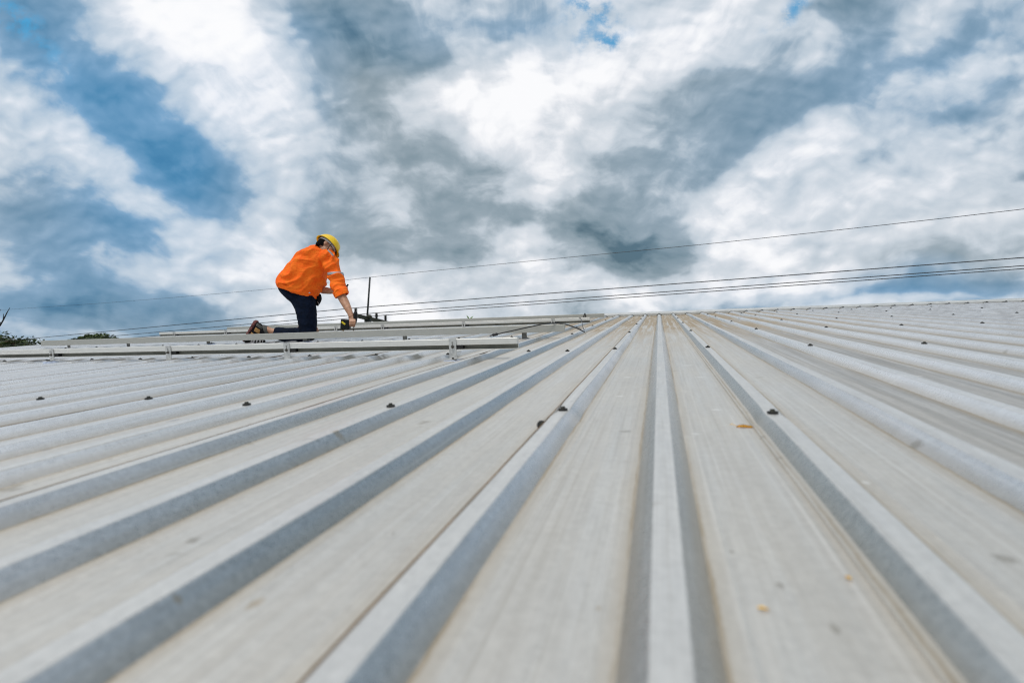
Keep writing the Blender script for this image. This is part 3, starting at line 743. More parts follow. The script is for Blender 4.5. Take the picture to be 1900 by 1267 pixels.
# helmet
helm = None
bm = bmesh.new(); R_ = (.112, .131, .120); nu, nv = 40, 12
def hpt(a, t):   # a azimuth, t 0 rim .. 1 crown
    e = t * PI / 2; r = math.cos(e) ** .85
    y = math.cos(a) * R_[1] * r; x = math.sin(a) * R_[0] * r; z = .004 + R_[2] * math.sin(e) + .006 * math.exp(-(x / .018) ** 2) * (1 if .1 < t < .97 else 0)
    return x, y - .004, z
rings = []
for j in range(nv + 1):
    t = j / nv * .985; rings.append([bm.verts.new(hp(*hpt(2 * PI * i / nu, t))) for i in range(nu)])
inner = []
for j in range(nv + 1):
    t = j / nv * .985; row = []
    for i in range(nu):
        x, y, z = hpt(2 * PI * i / nu, t); row.append(bm.verts.new(hp(x * .965, y * .965, (z - .004) * .96 + .0035)))
    inner.append(row)
fl = []
for i in range(nu):
    a = 2 * PI * i / nu; x, y, z = hpt(a, 0); fw = .010 + .034 * max(0, math.cos(a)) ** 3
    l = math.hypot(x, y); fl.append(bm.verts.new(hp(x * (1 + fw / l), y * (1 + fw / l), z - .004 - .010 * max(0, math.cos(a)) ** 2)))
for i in range(nu):
    k = (i + 1) % nu
    for j in range(nv):
        bm.faces.new((rings[j][i], rings[j][k], rings[j + 1][k], rings[j + 1][i])); bm.faces.new((inner[j][k], inner[j][i], inner[j + 1][i], inner[j + 1][k]))
    bm.faces.new((fl[i], fl[k], rings[0][k], rings[0][i])); bm.faces.new((inner[0][i], inner[0][k], fl[k], fl[i]))
bm.faces.new(rings[-1]); bm.faces.new(inner[-1][::-1])
helm = padd('helmet', bm, m_helm)
bm = bmesh.new(); rr = []
for i in range(nu):
    a = 2 * PI * i / nu; r1, r2 = .090, .107
    p = [(math.sin(a) * r1 * q, math.cos(a) * r2 * q - .006, z) for q, z in ((1, -.010), (1, .016), (.97, .016), (.97, -.010))]
    rr.append([bm.verts.new(hp(*w)) for w in p])
for i in range(nu):
    for j in range(4): bm.faces.new((rr[i][j], rr[i][(j + 1) % 4], rr[(i + 1) % nu][(j + 1) % 4], rr[(i + 1) % nu][j]))
hb = padd('headband', bm, m_band, smooth=False); hb.parent = helm
bm = bmesh.new()
for x0 in (.082,):
    tube(bm, [hp(x0, .05, .0), hp(x0 + .002, .055, -.035), hp(.052, .060, -.080), hp(0, .058, -.106), hp(-.052, .060, -.080), hp(-x0, .05, 0)], .0035, 6)
cs = padd('chin_strap', bm, m_black); cs.parent = helm
# shirt
def fold(co):
    p = PMi @ co
    A = p.dot(CR) * .85 + p.dot(CU) * .5; B = p.dot(CU) * .85 - p.dot(CR) * .5; D = p.dot(FWD)
    w = mnoise.noise(p * 4.0) * .5
    r1 = 1 - abs(mnoise.noise(Vector((A * 3.2 + w, B * 10 + w * 2, D * 5))) * 2.4)
    r2 = 1 - abs(mnoise.noise(Vector((A * 9 + 7, B * 15 + w * 4, D * 12))) * 2.2)
    return .005 * mnoise.noise(p * 6) + .023 * (max(r1, -.2) - .35) + .009 * (max(r2, -.2) - .4)
bm = bmesh.new()
loft(bm, [(552, 542, 5.51, (34.5, 11), .165), (551, 538, 5.51, (35.5, 11), .175), (555, 530, 5.51, (38.5, 10.5), .185), (560.5, 521, 5.51, (40, 9), .19), (568.5, 508, 5.51, (36.5, 8), .19),
          (578.5, 495, 5.51, (33, 9), .19), (587, 483, 5.51, (31, 11), .195), (594.5, 473, 5.51, (25, 10), .19), (598, 465, 5.49, (20, 8), .14), (600, 461, 5.48, (11.5, 5), .068)], n=28)
ell(bm, CP(606, 478, 5.40), CAMAX, (.085, .09, .085)); ell(bm, CP(585, 478, 5.64), CAMAX, (.08, .09, .08))
loft(bm, [(606, 476, 5.41, 14, .075), (614, 488, 5.38, 14, .078), (621, 506, 5.345, 12.6, .074), (624.8, 522, 5.31, 12.0, .072), (629.6, 538, 5.28, 11.8, .070), (633.2, 547, 5.255, 11.0, .062)], n=20)
loft(bm, [(583, 478, 5.64, 13, .075), (583, 500, 5.66, 13, .075), (586, 522, 5.62, 12, .068), (592, 535, 5.59, 7.5, .055)], n=20)
shirt = padd('shirt', fuse(bm, .0065, 3, fold), m_shirt)
# cut ends: rolled cuff, hem band, collar, tape
def band(name, secs, mt, par, n=36, t=.004, ex=2.3, smooth=True, amp=.002):
    bm = bmesh.new(); loft(bm, secs, n=n, ex=ex, sub=4)
    caps = [f for f in bm.faces if len(f.verts) > 4]; bmesh.ops.delete(bm, geom=caps, context='FACES_ONLY')
    for v in bm.verts: v.co += Vector((1, 1, 1)) * amp * mnoise.noise(v.co * 30)
    bmesh.ops.recalc_face_normals(bm, faces=bm.faces)
    bmesh.ops.solidify(bm, geom=list(bm.faces), thickness=t)
    o = padd(name, bm, mt, smooth=smooth); o.parent = par; return o
band('cuff', [(630.6, 540, 5.27, (12.8, -5.6), .076), (632.8, 544.5, 5.26, (12.6, -5.4), .074), (634.6, 549, 5.25, (11.0, -4.6), .067)], m_shirt, shirt, amp=.008)
band('hem_band', [(551.5, 535.5, 5.51, (37.0, 11), .188), (552, 539, 5.51, (36.0, 11), .184), (552.5, 544, 5.51, (35.0, 11), .178)], m_shirt, shirt, amp=.004)
band('collar', [(600.5, 456.5, 5.47, (10.8, 4.8), .066), (599.5, 461, 5.475, (12.6, 5.4), .076), (597, 465, 5.48, (15.0, 6), .090)], m_shirt, shirt)
band('reflective_tape', [(622.4, 506.6, 5.343, (14.0, -.8), .088), (623.4, 511.3, 5.335, (14.0, -.8), .087)], m_refl, shirt, t=.003, amp=.001)
bm = bmesh.new()   # shoulder tape strip
sp = [CP(611, 465.5, 5.312), CP(614, 468.5, 5.306), CP(617, 471.8, 5.302), CP(619.3, 475, 5.30)]
spr = spline(sp, 4)
for i in range(len(spr) - 1):
    a, b = spr[i], spr[i + 1]; w = CR * .005 + CU * .004; w2 = -CR * .005 - CU * .005; o1 = -FWD * .004
    bm.faces.new([bm.verts.new(p) for p in (a + w + o1, b + w + o1, b + w2 + o1, a + w2 + o1)])
bmesh.ops.remove_doubles(bm, verts=bm.verts, dist=.0004); bmesh.ops.solidify(bm, geom=list(bm.faces), thickness=.03)
st = padd('shoulder_tape', bm, m_refl, smooth=False); st.parent = shirt
bm = bmesh.new(); p = CP(574.2, 543.5, 5.335); cyl(bm, p + FWD * .01, p - FWD * .006, .006, n=12)
bt = padd('button', bm, m_band); bt.parent = shirt
# trousers
def tfold(co):
    p = PMi @ co
    return .006 * mnoise.noise(Vector((p.x * 8, p.y * 8, p.z * 22 + p.x * 12))) + .003 * mnoise.noise(p * 35)
bm = bmesh.new()
loft(bm, [(553, 530, 5.51, (31, 9), .13), (551, 538, 5.52, (31, 9), .155), (549, 546, 5.53, (29, 9), .17), (554, 556, 5.53, (23, 5), .17), (560, 564, 5.54, (16, 1), .12)], n=24)
loft(bm, [(558, 548, 5.46, 23, .10), (565, 562, 5.46, 20.5, .10), (567.5, 575, 5.46, 18.5, .096), (569.5, 590, 5.46, 17, .09), (570.5, 604, 5.46, 16, .084), (571, 616, 5.46, 15.8, .080), (571, 627, 5.455, 13, .066), (571, 633, 5.45, 7, .04)], n=20)
loft(bm, [(560, 550, 5.64, 22, .09), (570, 575, 5.66, 16, .09), (574, 600, 5.68, 13.5, .08), (576, 616, 5.68, 12, .075), (576, 625, 5.68, 8, .05)], n=20)
loft(bm, [(572, 620, 5.46, 12, .07), (556, 621, 5.465, 13.5, .072), (540, 621.5, 5.48, 14, .070), (524, 620, 5.51, 12.5, .060), (510, 617.5, 5.53, 10, .052)], n=20)
loft(bm, [(578, 617, 5.68, 11, .06), (570, 613, 5.80, 10, .06), (562, 610, 5.91, 8, .05)], n=16)
trou = padd('trousers', fuse(bm, .0065, 3, tfold), m_trou)
bm = bmesh.new(); loft(bm, [(590.5, 546, 5.54, 4.5, .030), (591.5, 554, 5.54, 5.2, .034), (589.5, 562, 5.53, 4.0, .03), (587.5, 567, 5.52, 2.0, .014)], n=12)
pouch = padd('waist_pouch', fuse(bm, .004, 2), m_black)
bm = bmesh.new(); tube(bm, [CP(589, 560, 5.49), CP(592, 564, 5.49), CP(591, 568.5, 5.49), CP(587.5, 567, 5.49)], .0022, 6)
rg = padd('ring', bm, m_alu); rg.parent = pouch
# shoes: heel (475,600) to toe (453,636); top of the foot faces right and down
def shoe(hx, hy, tx, ty, d, near=True):
    ax = Vector((tx - hx, ty - hy)); L = ax.length; ax /= L; up = Vector((-ax.y, ax.x))
    if up.x < 0: up = -up
    def P(s, h): return hx + ax.x * s * L + up.x * h, hy + ax.y * s * L + up.y * h
    sh = tag(bpy.data.objects.new('tmpx', None)) if False else None
    bm = bmesh.new()
    secs = []
    for s, lo, hi, b in ((-.05, 4, 13, .022), (.05, 2.5, 21, .034), (.25, 2.5, 24, .038), (.45, 3.0, 19, .040), (.65, 3.0, 14.5, .046), (.85, 3.5, 11.5, .046), (.97, 4.5, 9, .034)):
        c = P(s, (lo + hi) / 2); hh = (hi - lo) / 2
        secs.append((c[0], c[1], d, (up.x * hh, up.y * hh), b))
    loft(bm, secs, n=18, ex=2.6)
    c = P(.10, 22)
    loft(bm, [(c[0] - 6, c[1] - 2, d, 9.5, .036), (c[0] + 1, c[1] + 5, d, 9.6, .042), (c[0] + 3, c[1] + 6, d, 8.6, .044)], n=18)
    if near: loft(bm, [(454, 630.5, d, (0, 3.5), .036), (459, 631, d, (0, 6), .044), (472, 631.5, d, (0, 5.6), .046), (484, 632.5, d, (0, 4.2), .040), (491, 633.5, d, (0, 2.4), .026)], n=18, ex=2.6)
    u_ = padd('shoe', fuse(bm, .0045, 2), m_black if near else m_shoetan)
    bm = bmesh.new(); secs = []
    for s, b, th in ((-.09, .022, 2.2), (.02, .038, 3.2), (.25, .040, 3.0), (.45, .038, 2.6), (.7, .050, 2.8), (.9, .046, 2.8), (1.0, .026, 2.2)):
        c = P(s, 1.2); secs.append((c[0], c[1], d, (up.x * th, up.y * th), b))
    loft(bm, secs, n=20, ex=4)
    for s_ in range(9):     # tread lugs
        for q in (-1, 1):
            c = P(.0 + s_ * .115, -2.2); ell(bm, CP(c[0], c[1], d + q * .022), CAMAX, (.010, .017, .009), 6)
    so = padd('sole', bm, m_sole, smooth=False); so.parent = u_
    return u_, P
sh, P = shoe(474, 597.5, 452.5, 633, 5.545)
DN = 5.545
def patch(name, s0, s1, h0, h1, mt, off=.052, par=None):
    bm = bmesh.new(); secs = []
    for s in (s0, (s0 + s1) / 2, s1):
        c = P(s, (h0 + h1) / 2); a, b = P(s, h0), P(s, h1); secs.append((c[0], c[1], DN, ((b[0] - a[0]) / 2, (b[1] - a[1]) / 2), off))
    loft(bm, secs, n=16, ex=2.8); o = padd(name, bm, mt); o.parent = par or sh; return o
patch('side_panel', .16, .34, 5, 22, m_shoetan, .0405); patch('side_panel', .44, .60, 4.5, 15, m_shoetan, .0440)
patch('heel_counter', -.02, .10, 4, 23, m_shoegrey, .0395)
band('ankle_collar', [(492.5, 612, 5.545, (3.2, 9.5), .050), (496, 613, 5.545, (2.6, 9.2), .050), (499.5, 614, 5.545, (2.0, 8.2), .046)], m_shoegrey, sh, t=.004)
bm = bmesh.new()
for s in (.62, .70, .78, .86):
    a = P(s, 16); b = P(s + .05, 10)
    tube(bm, spline([CP(a[0] + 5, a[1] + 2, DN - .02), CP(a[0] + 2, a[1] - 1, DN - .046), CP(b[0] + 3, b[1], DN - .052)], 4), .0022, 6)
for q_ in (468, 473.5, 479, 485): tube(bm, spline([CP(q_ - 3, 637, DN - .049), CP(q_ - .5, 630, DN - .050), CP(q_ + 3.5, 629, DN - .044), CP(q_ + 1.5, 635, DN - .050)], 4), .0030, 6)
lc = padd('laces', bm, m_band); lc.parent = sh
shoe(566, 600, 552, 612, 6.0, False)

# ------------------------------------------------------------------ drill
DM = Matrix.Translation(CP(656.5, 598, HD + .004)); DMi = DM.inverted()
drill = empty('cordless_drill', ROOF @ DM, 'black cordless drill with a yellow marked battery held upright in the worker\'s right hand', 'power drill')
def dadd(name, bm, mt, par=None, smooth=False):
    for v in bm.verts: v.co = DMi @ v.co
    return mesh_obj(name, bm, mt, par or drill, smooth=smooth)
m_plast = M_('black_plastic', (.008, .008, .009), .5, 0, amt=.2); m_plast.node_tree.nodes['Principled BSDF'].inputs['Specular IOR Level'].default_value = .25
m_yel = M_('yellow_label', (.80, .62, .02), .4, 0, amt=.05)
bm = bmesh.new()
loft(bm, [(660, 578, HD + .01, 2.2, .018), (659.8, 582, HD + .01, 3.4, .026), (659.0, 590, HD + .008, 3.8, .030), (658, 597, HD + .004, 3.6, .029), (657.3, 601, HD + .002, 2.6, .020)], n=20)
dadd('motor_body', bm, m_plast, smooth=True)
bm = bmesh.new(); loft(bm, [(658, 594, HD + .002, 3.0, .015), (653, 596.5, HD, 3.0, .015), (648, 599, HD - .004, 3.2, .017), (644, 600.5, HD - .006, 4.6, .024)], n=18); dadd('grip', bm, m_plast, smooth=True)
bm = bmesh.new(); loft(bm, [(657.2, 600.5, HD + .002, 2.5, .0135), (656.8, 604, HD, 2.3, .0125), (656.4, 607, HD, 1.3, .007)], n=16); dadd('chuck', bm, m_bolt, smooth=True)
bm = bmesh.new(); tube(bm, [CP(656.4, 606.5, HD), CP(656.0, 612.0, HD - .008)], .0032, 8); tube(bm, [CP(656.1, 610.2, HD - .006), CP(655.9, 613.6, HD - .009)], .0075, 6); dadd('bit', bm, m_bolt)
bm = bmesh.new(); c = CP(641.8, 601.8, HD - .008)
vs_ = box(bm, (-.046, -.032, -.050), (.044, .032, .050), bev=.007)
rot_ = Matrix.Rotation(math.radians(4), 3, 'Y')
for v in bm.verts: v.co = c + CR * (rot_ @ v.co).x + FWD * (rot_ @ v.co).y + CU * (rot_ @ v.co).z
batt = dadd('battery', bm, m_plast)
bm = bmesh.new(); n = 24; pts = []
for i in range(n):
    a = 2 * PI * i / n; x = .024 * math.copysign(abs(math.cos(a)) ** .5, math.cos(a)); z = .0085 * math.copysign(abs(math.sin(a)) ** .7, math.sin(a))
    r = math.radians(-38); pts.append((x * math.cos(r) - z * math.sin(r) - .014, x * math.sin(r) + z * math.cos(r) + .012))
f = bm.faces.new([bm.verts.new(c + CR * x + CU * z - FWD * .0335) for x, z in pts]); r = bmesh.ops.extrude_face_region(bm, geom=[f])
for v in r['geom']:
    if isinstance(v, bmesh.types.BMVert): v.co += FWD * .003
lb = dadd('label_sticker', bm, m_yel); lb.parent = batt
bm = bmesh.new()
for i in range(5): tube(bm, [c + CR * (-.030 + i * .008) + CU * (.026 - i * .0062) - FWD * .0345, c + CR * (-.027 + i * .008) + CU * (.0215 - i * .0062) - FWD * .0345], .0012, 5)
lm = dadd('label_mark', bm, m_plast); lm.parent = batt
bm = bmesh.new(); tube(bm, [CP(641.8 - 6.2, 610, HD - .02), CP(634.5, 614.8, HD - .022)], .0045, 6); tube(bm, [CP(638.5, 610.5, HD - .02), CP(637, 615.0, HD - .022)], .0045, 6)
dadd('belt_clip', bm, M_('brass_clip', (.25, .14, .03), .45, .5))
# small tool in the left hand
TM = Matrix.Translation(CP(640, 536, LH)); TMi = TM.inverted()
tl = empty('hand_tool', ROOF @ TM, 'small black hand tool with a blue end sticking out behind the worker\'s right sleeve', 'hand tool')
bm = bmesh.new()
tube(bm, [CP(641.5, 538, LH), CP(641.5, 532, LH - .01), CP(638.6, 526.0, LH - .01)], [.012, .013, .009], 8); tube(bm, [CP(641.6, 534, LH - .01), CP(645, 529.0, LH - .012)], [.010, .0085], 8)
ell(bm, CP(638.6, 525.8, LH - .01), CAMAX, (.014, .010, .010), 8); ell(bm, CP(645.2, 528.6, LH - .012), CAMAX, (.011, .010, .009), 8)
for v in bm.verts: v.co = TMi @ v.co
mesh_obj('jaws', bm, m_plast, tl, smooth=True)
bm = bmesh.new(); tube(bm, [CP(641.2, 536, LH - .006), CP(643.2, 544, LH)], [.013, .011], 8)
for v in bm.verts: v.co = TMi @ v.co
mesh_obj('handle', bm, M_('blue_grip', (.06, .13, .28), .5, 0), tl, smooth=True)
# ------------------------------------------------------------------ cables on the roof
def roofthing(name, base, label, cat, group=None):
    M0 = Matrix.Translation(base); t = empty(name, ROOF @ M0, label, cat, group); Mi = M0.inverted()
    def add(nm, bm, mt, par=None, smooth=True):
        for v in bm.verts: v.co = Mi @ v.co
        return mesh_obj(nm, bm, mt, par or t, smooth=smooth)
    return t, add
t, add = roofthing('solar_cable', at_w(1085, 616, .02), 'black cable with a thick plug arching over the end of the second rail', 'cable')
def pv(px, py, v): return at_v(px, py, v)
path = [pv(1085, 616, 4.62), pv(1068, 608, 4.52), pv(1050, 602, 4.42), pv(1037, 600, 4.37), pv(1022, 600, 4.33), pv(1004, 602, 4.29), pv(985, 606, 4.24), pv(960, 611.5, 4.18), pv(935, 617, 4.14), pv(922, 620, 4.12)]
bm = bmesh.new(); tube(bm, spline(path, 6), .0054, 8); add('cord', bm, m_cable)
bm = bmesh.new(); a = pv(924, 619.6, 4.12); b = pv(914, 621.8, 4.10); c = pv(908.5, 623, 4.09)
tube(bm, [a, a.lerp(b, .15), b], [.006, .0125, .0115], 10); tube(bm, [b, c], [.006, .005], 8); add('plug', bm, m_cable)
bm = bmesh.new(); e = at_w(1085, 617, .015); tube(bm, spline([e + Vector((-.012, 0, .03)), e + Vector((0, .005, .045)), e + Vector((.012, 0, .025)), e + Vector((.006, -.004, -.002)), e + Vector((-.006, 0, .004))], 5), .0035, 8); add('clip', bm, m_steel)
t, add = roofthing('earth_wire', at_w(1083, 616, .02), 'thin dark wire looping from the third rail\'s end down to the roof clip', 'wire')
bm = bmesh.new(); tube(bm, spline([pv(1084, 612, 4.70), pv(1081.5, 607, 4.9), pv(1080, 599, 5.5), pv(1078, 592, 6.0), pv(1075.5, 589, 6.08), pv(1073.5, 592, 6.15)], 6), .0035, 6); add('strand', bm, m_cable)
bm = bmesh.new(); tube(bm, spline([at_w(1082, 613.5, .02), at_w(1066, 604.5, .015), at_w(1048, 609, .01)], 6), .003, 6); add('strand', bm, m_cable)
t, add = roofthing('wire_tie', at_v(1085, 588, 7.94), 'small black wire tie looped over the farthest rail near its right end', 'wire tie')
bm = bmesh.new(); tube(bm, spline([pv(1082.5, 589, 7.93), pv(1084, 584, 7.93), pv(1085.2, 581.2, 7.96), pv(1086.3, 584, 7.93), pv(1086, 589, 7.93)], 5), .006, 6); add('loop', bm, m_cable)
# fallen leaf and petals
m_leaf = mat('orange_leaf', (.90, .46, .02), .55, 0, vary((.95, .50, .02), .12, 60))
bm = bmesh.new(); n = 9; rows_ = []
L0_ = at_w(1385, 793, 0)
for i in range(n):
    tt = i / (n - 1); w = .0065 * math.sin(PI * (tt * .93 + .04)) + .0008
    x = (tt - .5) * .046; rows_.append([bm.verts.new((x, -w, .001 + .0012 * math.sin(tt * 6))), bm.verts.new((x, 0, .001 + .0012 * math.sin(tt * 6))), bm.verts.new((x, w, .0025 + .002 * math.sin(tt * 5)))])
for i in range(n - 1):
    for j in (0, 1): bm.faces.new((rows_[i][j], rows_[i + 1][j], rows_[i + 1][j + 1], rows_[i][j + 1]))
bmesh.ops.solidify(bm, geom=list(bm.faces), thickness=.0005)
tube(bm, [(-.022, 0, .003), (-.032, .002, .008), (-.036, .004, .006)], .0006, 5)
o = mesh_obj('fallen_leaf', bm, m_leaf, mw=ROOF @ Matrix.Translation((L0_.x, L0_.y, roofz(L0_.x, L0_.y))) @ Matrix.Rotation(.25, 4, 'Z'), smooth=True)
tag(o, 'curled orange leaf lying in the pan left of the nearest right-hand roof screw', 'leaf')
m_pet = mat('yellow_petal', (.80, .52, .10), .6, 0, vary((.80, .5, .12), .2, 60))
for (px, py, r, lab) in ((1416, 1132, .0042, 'tiny yellow petal in the pan right of the central rib, nearest the viewer'), (1575, 1077, .0036, 'tiny yellow petal beside the foot of the first rib to the right')):
    bm = bmesh.new(); q = at_w(px, py, 0); ring = []
    for i in range(10):
        a = 2 * PI * i / 10; rr_ = r * (1 + .3 * math.sin(2 * a + px)); ring.append(bm.verts.new((rr_ * math.cos(a), rr_ * .7 * math.sin(a), .0006 + .0012 * math.sin(a) ** 2)))
    f = bm.faces.new(ring); bmesh.ops.solidify(bm, geom=[f], thickness=.0004)
    o = mesh_obj('petal', bm, m_pet, mw=ROOF @ Matrix.Translation((q.x, q.y, roofz(q.x, q.y) + .0008)))
    tag(o, lab, 'petal')

# ------------------------------------------------------------------ utility pole and wires (world frame)
m_pole = M_('dark_pole', (.035, .04, .04), .8, 0)
m_arm = M_('arm_timber', (.035, .035, .022), .8, 0, amt=.4)
m_ins = M_('brown_insulator', (.016, .014, .014), .35, 0)
pb = WP(681, 598, 17.2); ptop = WP(686.5, 514, 17.0)
PT = Matrix.Translation((pb.x, pb.y, 0)); PTi = PT.inverted()
pole = empty('utility_pole', PT, 'dark utility pole with a slanting crossarm and tall thin mast behind the farthest rail', 'utility pole')
def wadd(nm, bm, mt, par, Mi=PTi, smooth=True):
    for v in bm.verts: v.co = Mi @ v.co
    return mesh_obj(nm, bm, mt, par, smooth=smooth)
bm = bmesh.new(); cyl(bm, (pb.x, pb.y, 0), WP(682.3, 590, 17.2), .19, .11, n=14); wadd('shaft', bm, m_pole, pole)
bm = bmesh.new(); cyl(bm, WP(681.3, 590, 17.15), ptop, .034, .030, n=8); wadd('mast', bm, m_pole, pole)
a0, a1 = WP(654, 583.2, 16.2), WP(718.5, 598.2, 18.6)
bm = bmesh.new(); d = (a1 - a0); q = d.to_track_quat('X', 'Z').to_matrix().to_4x4(); q.translation = (a0 + a1) / 2
box(bm, (-d.length / 2, -.05, -.075), (d.length / 2, .05, .045))
for v in bm.verts: v.co = q @ v.co
arm = wadd('crossarm', bm, m_arm, pole, smooth=False)
bm = bmesh.new(); tube(bm, [WP(675, 590.5, 16.9), WP(680, 598, 17.1)], .014, 6); tube(bm, [WP(694, 592, 17.6), WP(684, 600, 17.2)], .014, 6); wadd('brace', bm, m_pole, pole)
bm = bmesh.new(); ell(bm, WP(685, 587.5, 17.1), (Vector((1, 0, 0)), Vector((0, 1, 0)), Vector((0, 0, 1))), (.10, .08, .07), 10); wadd('bracket', bm, m_arm, pole)
instops = []
for (px, pyt, pyb, dd) in ((660, 571.3, 586.5, 16.35), (698.5, 580.6, 592.5, 17.75), (715.2, 584.6, 597, 18.4)):
    A_, B_ = WP(px, pyb, dd), WP(px, pyt, dd); bm = bmesh.new(); hgt = (B_ - A_).length
    A_ = Vector((B_.x, B_.y, B_.z - hgt))
    for i in range(6):
        z0 = A_.z + hgt * (.18 + .13 * i)
        cyl(bm, (A_.x, A_.y, z0), (A_.x, A_.y, z0 + hgt * .06), .062, .045, n=12)
    cyl(bm, A_, B_, .032, n=10); wadd('insulator', bm, m_ins, pole); instops.append(B_)
WIREG = 'overhead power lines crossing the sky behind the roof'
def wire(pts, r, label, sag=0.0):
    """pts: world points"""
    bm = bmesh.new(); out = []
    for i in range(len(pts) - 1):
        a, b = pts[i], pts[i + 1]; n = 16
        for j in range(n + (i == len(pts) - 2)):
            t_ = j / n; p = a.lerp(b, t_); p.z -= sag * 4 * t_ * (1 - t_); out.append(p)
    base = out[0].copy(); Mi = Matrix.Translation(base).inverted()
    tube(bm, out, r, 6)
    for v in bm.verts: v.co = Mi @ v.co
    o = mesh_obj('power_line', bm, m_cable, mw=Matrix.Translation(base), smooth=True)
    tag(o, label, 'power line', WIREG)
def ext(p, a, k): return p + (a - p) * k
def wire3(ins, pl, dl, pr, dr, r, lab, sagl=0, sagr=0):
    L_ = WP(*pl, dl); R_w = WP(*pr, dr)
    L2 = ext(ins, L_, 1.5); R2 = ext(ins, R_w, 1.5)
    wire([L2, L_, ins, R_w, R2] if not (sagl or sagr) else [L2, L_, ins, R_w, R2], r, lab)
wire3(instops[0], (38, 630), 24, (1900, 478), 12.0, .012, 'power line on the left insulator, highest of the three thick lines')
wire3(instops[1], (100, 633), 26, (1900, 493.0), 13.2, .012, 'power line on the middle insulator, between two other thick lines')
wire3(instops[2], (100, 640), 27, (1900, 498.5), 13.8, .012, 'power line on the right insulator, lowest of the three thick lines')
top = WP(687, 514.5, 17.0)
def midwire(p0, p1, pts_px, d0, d1): pass
ptsT = []
for (px, py, dd) in ((-200, 591, 30), (0, 575.5, 26), (215, 560.6, 23), (515, 535, 18.8), (687, 514.5, 17.0), (1000, 483, 15.0), (1300, 454, 13.4), (1600, 422, 12.1), (1900, 388, 11.0), (2200, 351, 10.1)): ptsT.append(WP(px, py, dd))
bm = bmesh.new(); base = ptsT[0].copy(); spT = spline(ptsT, 6); tube(bm, [p - base for p in spT], [.0035 + .0035 * min(1, i / len(spT) * 1.6) for i in range(len(spT))], 6)
o = mesh_obj('power_line', bm, m_cable, mw=Matrix.Translation(base)); tag(o, 'thin wire high above the others, passing the top of the pole\'s mast', 'power line', WIREG)

# ------------------------------------------------------------------ trees beyond the roof
def leafmat(name, a, b):
    def f(T, bs):
        oi = T.n('ShaderNodeObjectInfo'); o = T.n('ShaderNodeTexCoord').outputs['Object']
        T.put(bs.inputs['Base Color'], T.mix(T.rng(T.noise(o, 1.6, 4, .7), .35, .65), a, b))
    return mat(name, a, .7, 0, f)
m_bark = M_('bark', (.07, .055, .04), .9, 0)
m_lf1 = leafmat('leaf_green', (.035, .065, .012), (.10, .14, .03))
m_lf2 = leafmat('leaf_dark', (.02, .045, .012), (.06, .09, .02))
m_lfr = leafmat('leaf_red', (.07, .03, .015), (.11, .06, .02))
m_lfy = leafmat('leaf_yellow', (.45, .42, .03), (.55, .50, .05))
def leafcloud(bm, c, rad, n, size, rng, mi=0):
    for i in range(n):
        while True:
            p = Vector((rng.uniform(-1, 1), rng.uniform(-1, 1), rng.uniform(-1, 1)))
            if p.length < 1: break
        p = Vector((p.x * rad[0], p.y * rad[1], p.z * rad[2])) + c
        a = Vector((rng.gauss(0, 1), rng.gauss(0, 1), rng.gauss(0, .6))).normalized(); b = a.orthogonal().normalized(); b.rotate(Matrix.Rotation(rng.uniform(0, 6.3), 3, a))
        s = size * rng.uniform(.6, 1.3)
        f = bm.faces.new([bm.verts.new(p - a * s), bm.verts.new(p + b * s * .42), bm.verts.new(p + a * s), bm.verts.new(p - b * s * .42)]); f.material_index = mi
def tree(px, py, d, R0, label, seed, mats, cl, name='leafy_tree', size=.16, group=None, flat=.7, dens=110):
    """top of the crown at pixel (px,py)"""
    rng = random.Random(seed); topp = WP(px, py, d); base = Vector((topp.x, topp.y, 0)); h = topp.z
    t = empty(name, Matrix.Translation(base), label, 'tree', group)
    bm = bmesh.new(); cz = h - R0 * flat
    tube(bm, [(0, 0, 0), (.1, .05, cz * .4), (0, .1, cz * .75), (0, 0, cz)], [.22, .18, .12, .06], 9)
    for i in range(9):
        a = rng.uniform(0, 6.3); r = R0 * rng.uniform(.4, .85)
        tube(bm, [(0, .05, cz * rng.uniform(.55, .85)), (r * .4 * math.cos(a), r * .4 * math.sin(a), cz * .95), (r * math.cos(a), r * math.sin(a), cz + rng.uniform(-.2, .5) * R0 * flat)], [.07, .05, .02], 6)
    mesh_obj('trunk', bm, m_bark, t, smooth=True)
    bm = bmesh.new()
    for i in range(cl):
        while True:
            p = Vector((rng.uniform(-1, 1), rng.uniform(-1, 1), rng.uniform(-1, 1)))
            if .35 < p.length < 1: break
        c = Vector((p.x * R0, p.y * R0, cz + p.z * R0 * flat)); rr_ = R0 * rng.uniform(.16, .34)
        leafcloud(bm, c, (rr_, rr_, rr_ * .6), dens, size, rng, rng.choices(range(len(mats)), [6] + [2] * (len(mats) - 1))[0])
    mesh_obj('crown', bm, mats, t)
    return t
TG = 'trees beyond the left end of the roof'
tree(-40, 620, 30, 3.1, 'broad dark tree with reddish patches at the far left edge beyond the roof', 3, [m_lf2, m_lf2, m_lfr, m_lf1], 230, group=TG, flat=.55, size=.11)
tree(40, 632, 34, 1.15, 'low green tree sloping down to the left end of the second rail', 5, [m_lf2, m_lf1], 50, group=TG, flat=.7, size=.10)
tree(181, 622.5, 36, 1.55, 'flat topped green tree showing just above the left part of the second rail', 8, [m_lf2, m_lf2, m_lf1], 110, group=TG, flat=.5, size=.10)
tree(143, 622.5, 35, .5, 'small tufted treetop at the left end of the flat topped tree', 11, [m_lf2, m_lf1], 20, group=TG, flat=.9, size=.09)
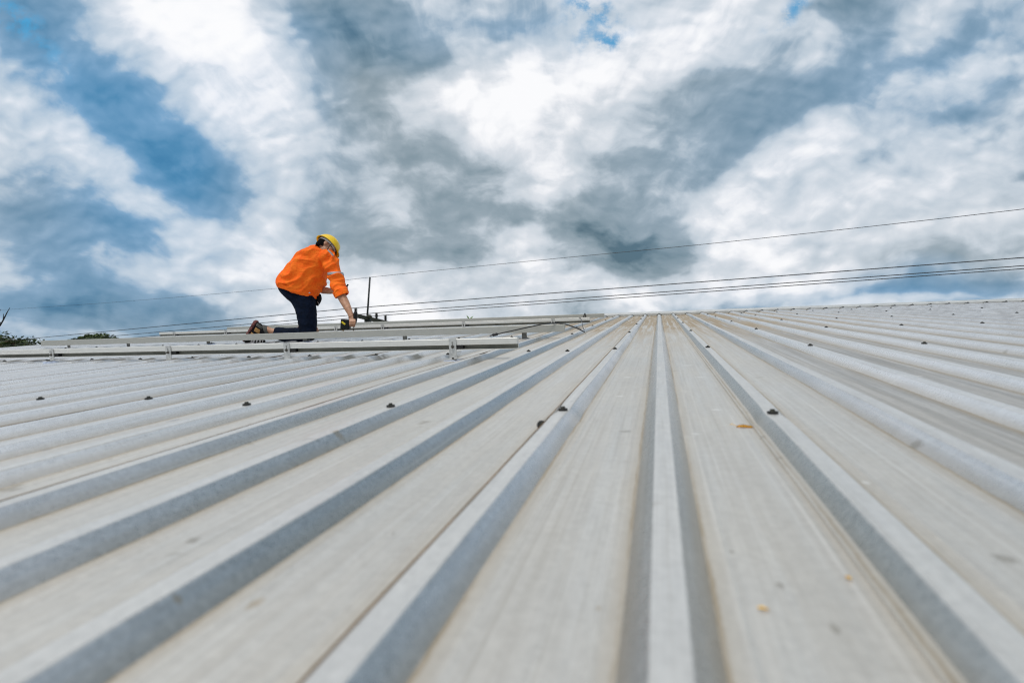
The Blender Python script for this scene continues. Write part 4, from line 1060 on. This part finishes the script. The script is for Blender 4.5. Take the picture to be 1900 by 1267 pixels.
t = tree(4, 643, 16, .42, 'bright yellow green shrub low in the left corner below the trees', 13, [m_lfy, m_lf1], 12, group=None, name='yellow_shrub', size=.07)
t['category'] = 'shrub'
# bare tree: its twigs reach in at the left edge
bt0 = WP(-60, 640, 14); base = Vector((bt0.x, bt0.y, 0)); Mi = Matrix.Translation(base).inverted()
t = empty('bare_tree', Matrix.Translation(base), 'leafless twigs of a bare tree reaching into the sky at the left edge', 'bare tree')
bm = bmesh.new(); tube(bm, [Mi @ p for p in (Vector((bt0.x, bt0.y, 0)), Vector((bt0.x, bt0.y, bt0.z * .6)), WP(-50, 640, 14))], [.12, .09, .05], 8); mesh_obj('trunk', bm, m_bark, t, smooth=True)
bm = bmesh.new()
for pts, r in (([(-50, 640), (-20, 618), (0, 604), (6, 594), (13, 580), (18.5, 570.5)], [.05, .03, .020, .017, .012, .005]), ([(5.5, 595.5), (6.6, 588), (6.6, 582)], [.012, .010, .005]), ([(-20, 618), (-8, 596), (-2, 578), (1, 574)], [.02, .018, .02, .006]), ([(1.5, 601), (-2, 594)], [.012, .008])):
    tube(bm, [Mi @ WP(x, y, 14) for x, y in pts], r, 6)
mesh_obj('branch', bm, M_('dark_twig', (.02, .02, .022), .8, 0), t, smooth=True)
# blades of a tall plant behind the ridge
g0_ = WP(871, 592, 13.5); base = Vector((g0_.x, g0_.y, 0))
t = empty('palm_plant', Matrix.Translation(base), 'green spiky tips of a tall plant poking up behind the farthest rail', 'plant')
Mi = Matrix.Translation(base).inverted(); bm = bmesh.new(); tube(bm, [(0, 0, 0), (0, 0, g0_.z - .1)], [.06, .03], 8); mesh_obj('stem', bm, m_bark, t, smooth=True)
bm = bmesh.new(); c = Mi @ g0_
for px, py in ((865.5, 584.5), (878.5, 586), (866.8, 587.5), (877, 588.5), (880.5, 590)):
    e = Mi @ WP(px, py, 13.5); a = c.lerp(e, .0); b = c.lerp(e, .55); w = Vector((.022, 0, 0))
    bm.faces.new([bm.verts.new(p) for p in (a - w * .5, a + w * .5, b + w, e, b - w)])
mesh_obj('leaves', bm, leafmat('spiky_leaf', (.12, .22, .06), (.2, .3, .08)), t)
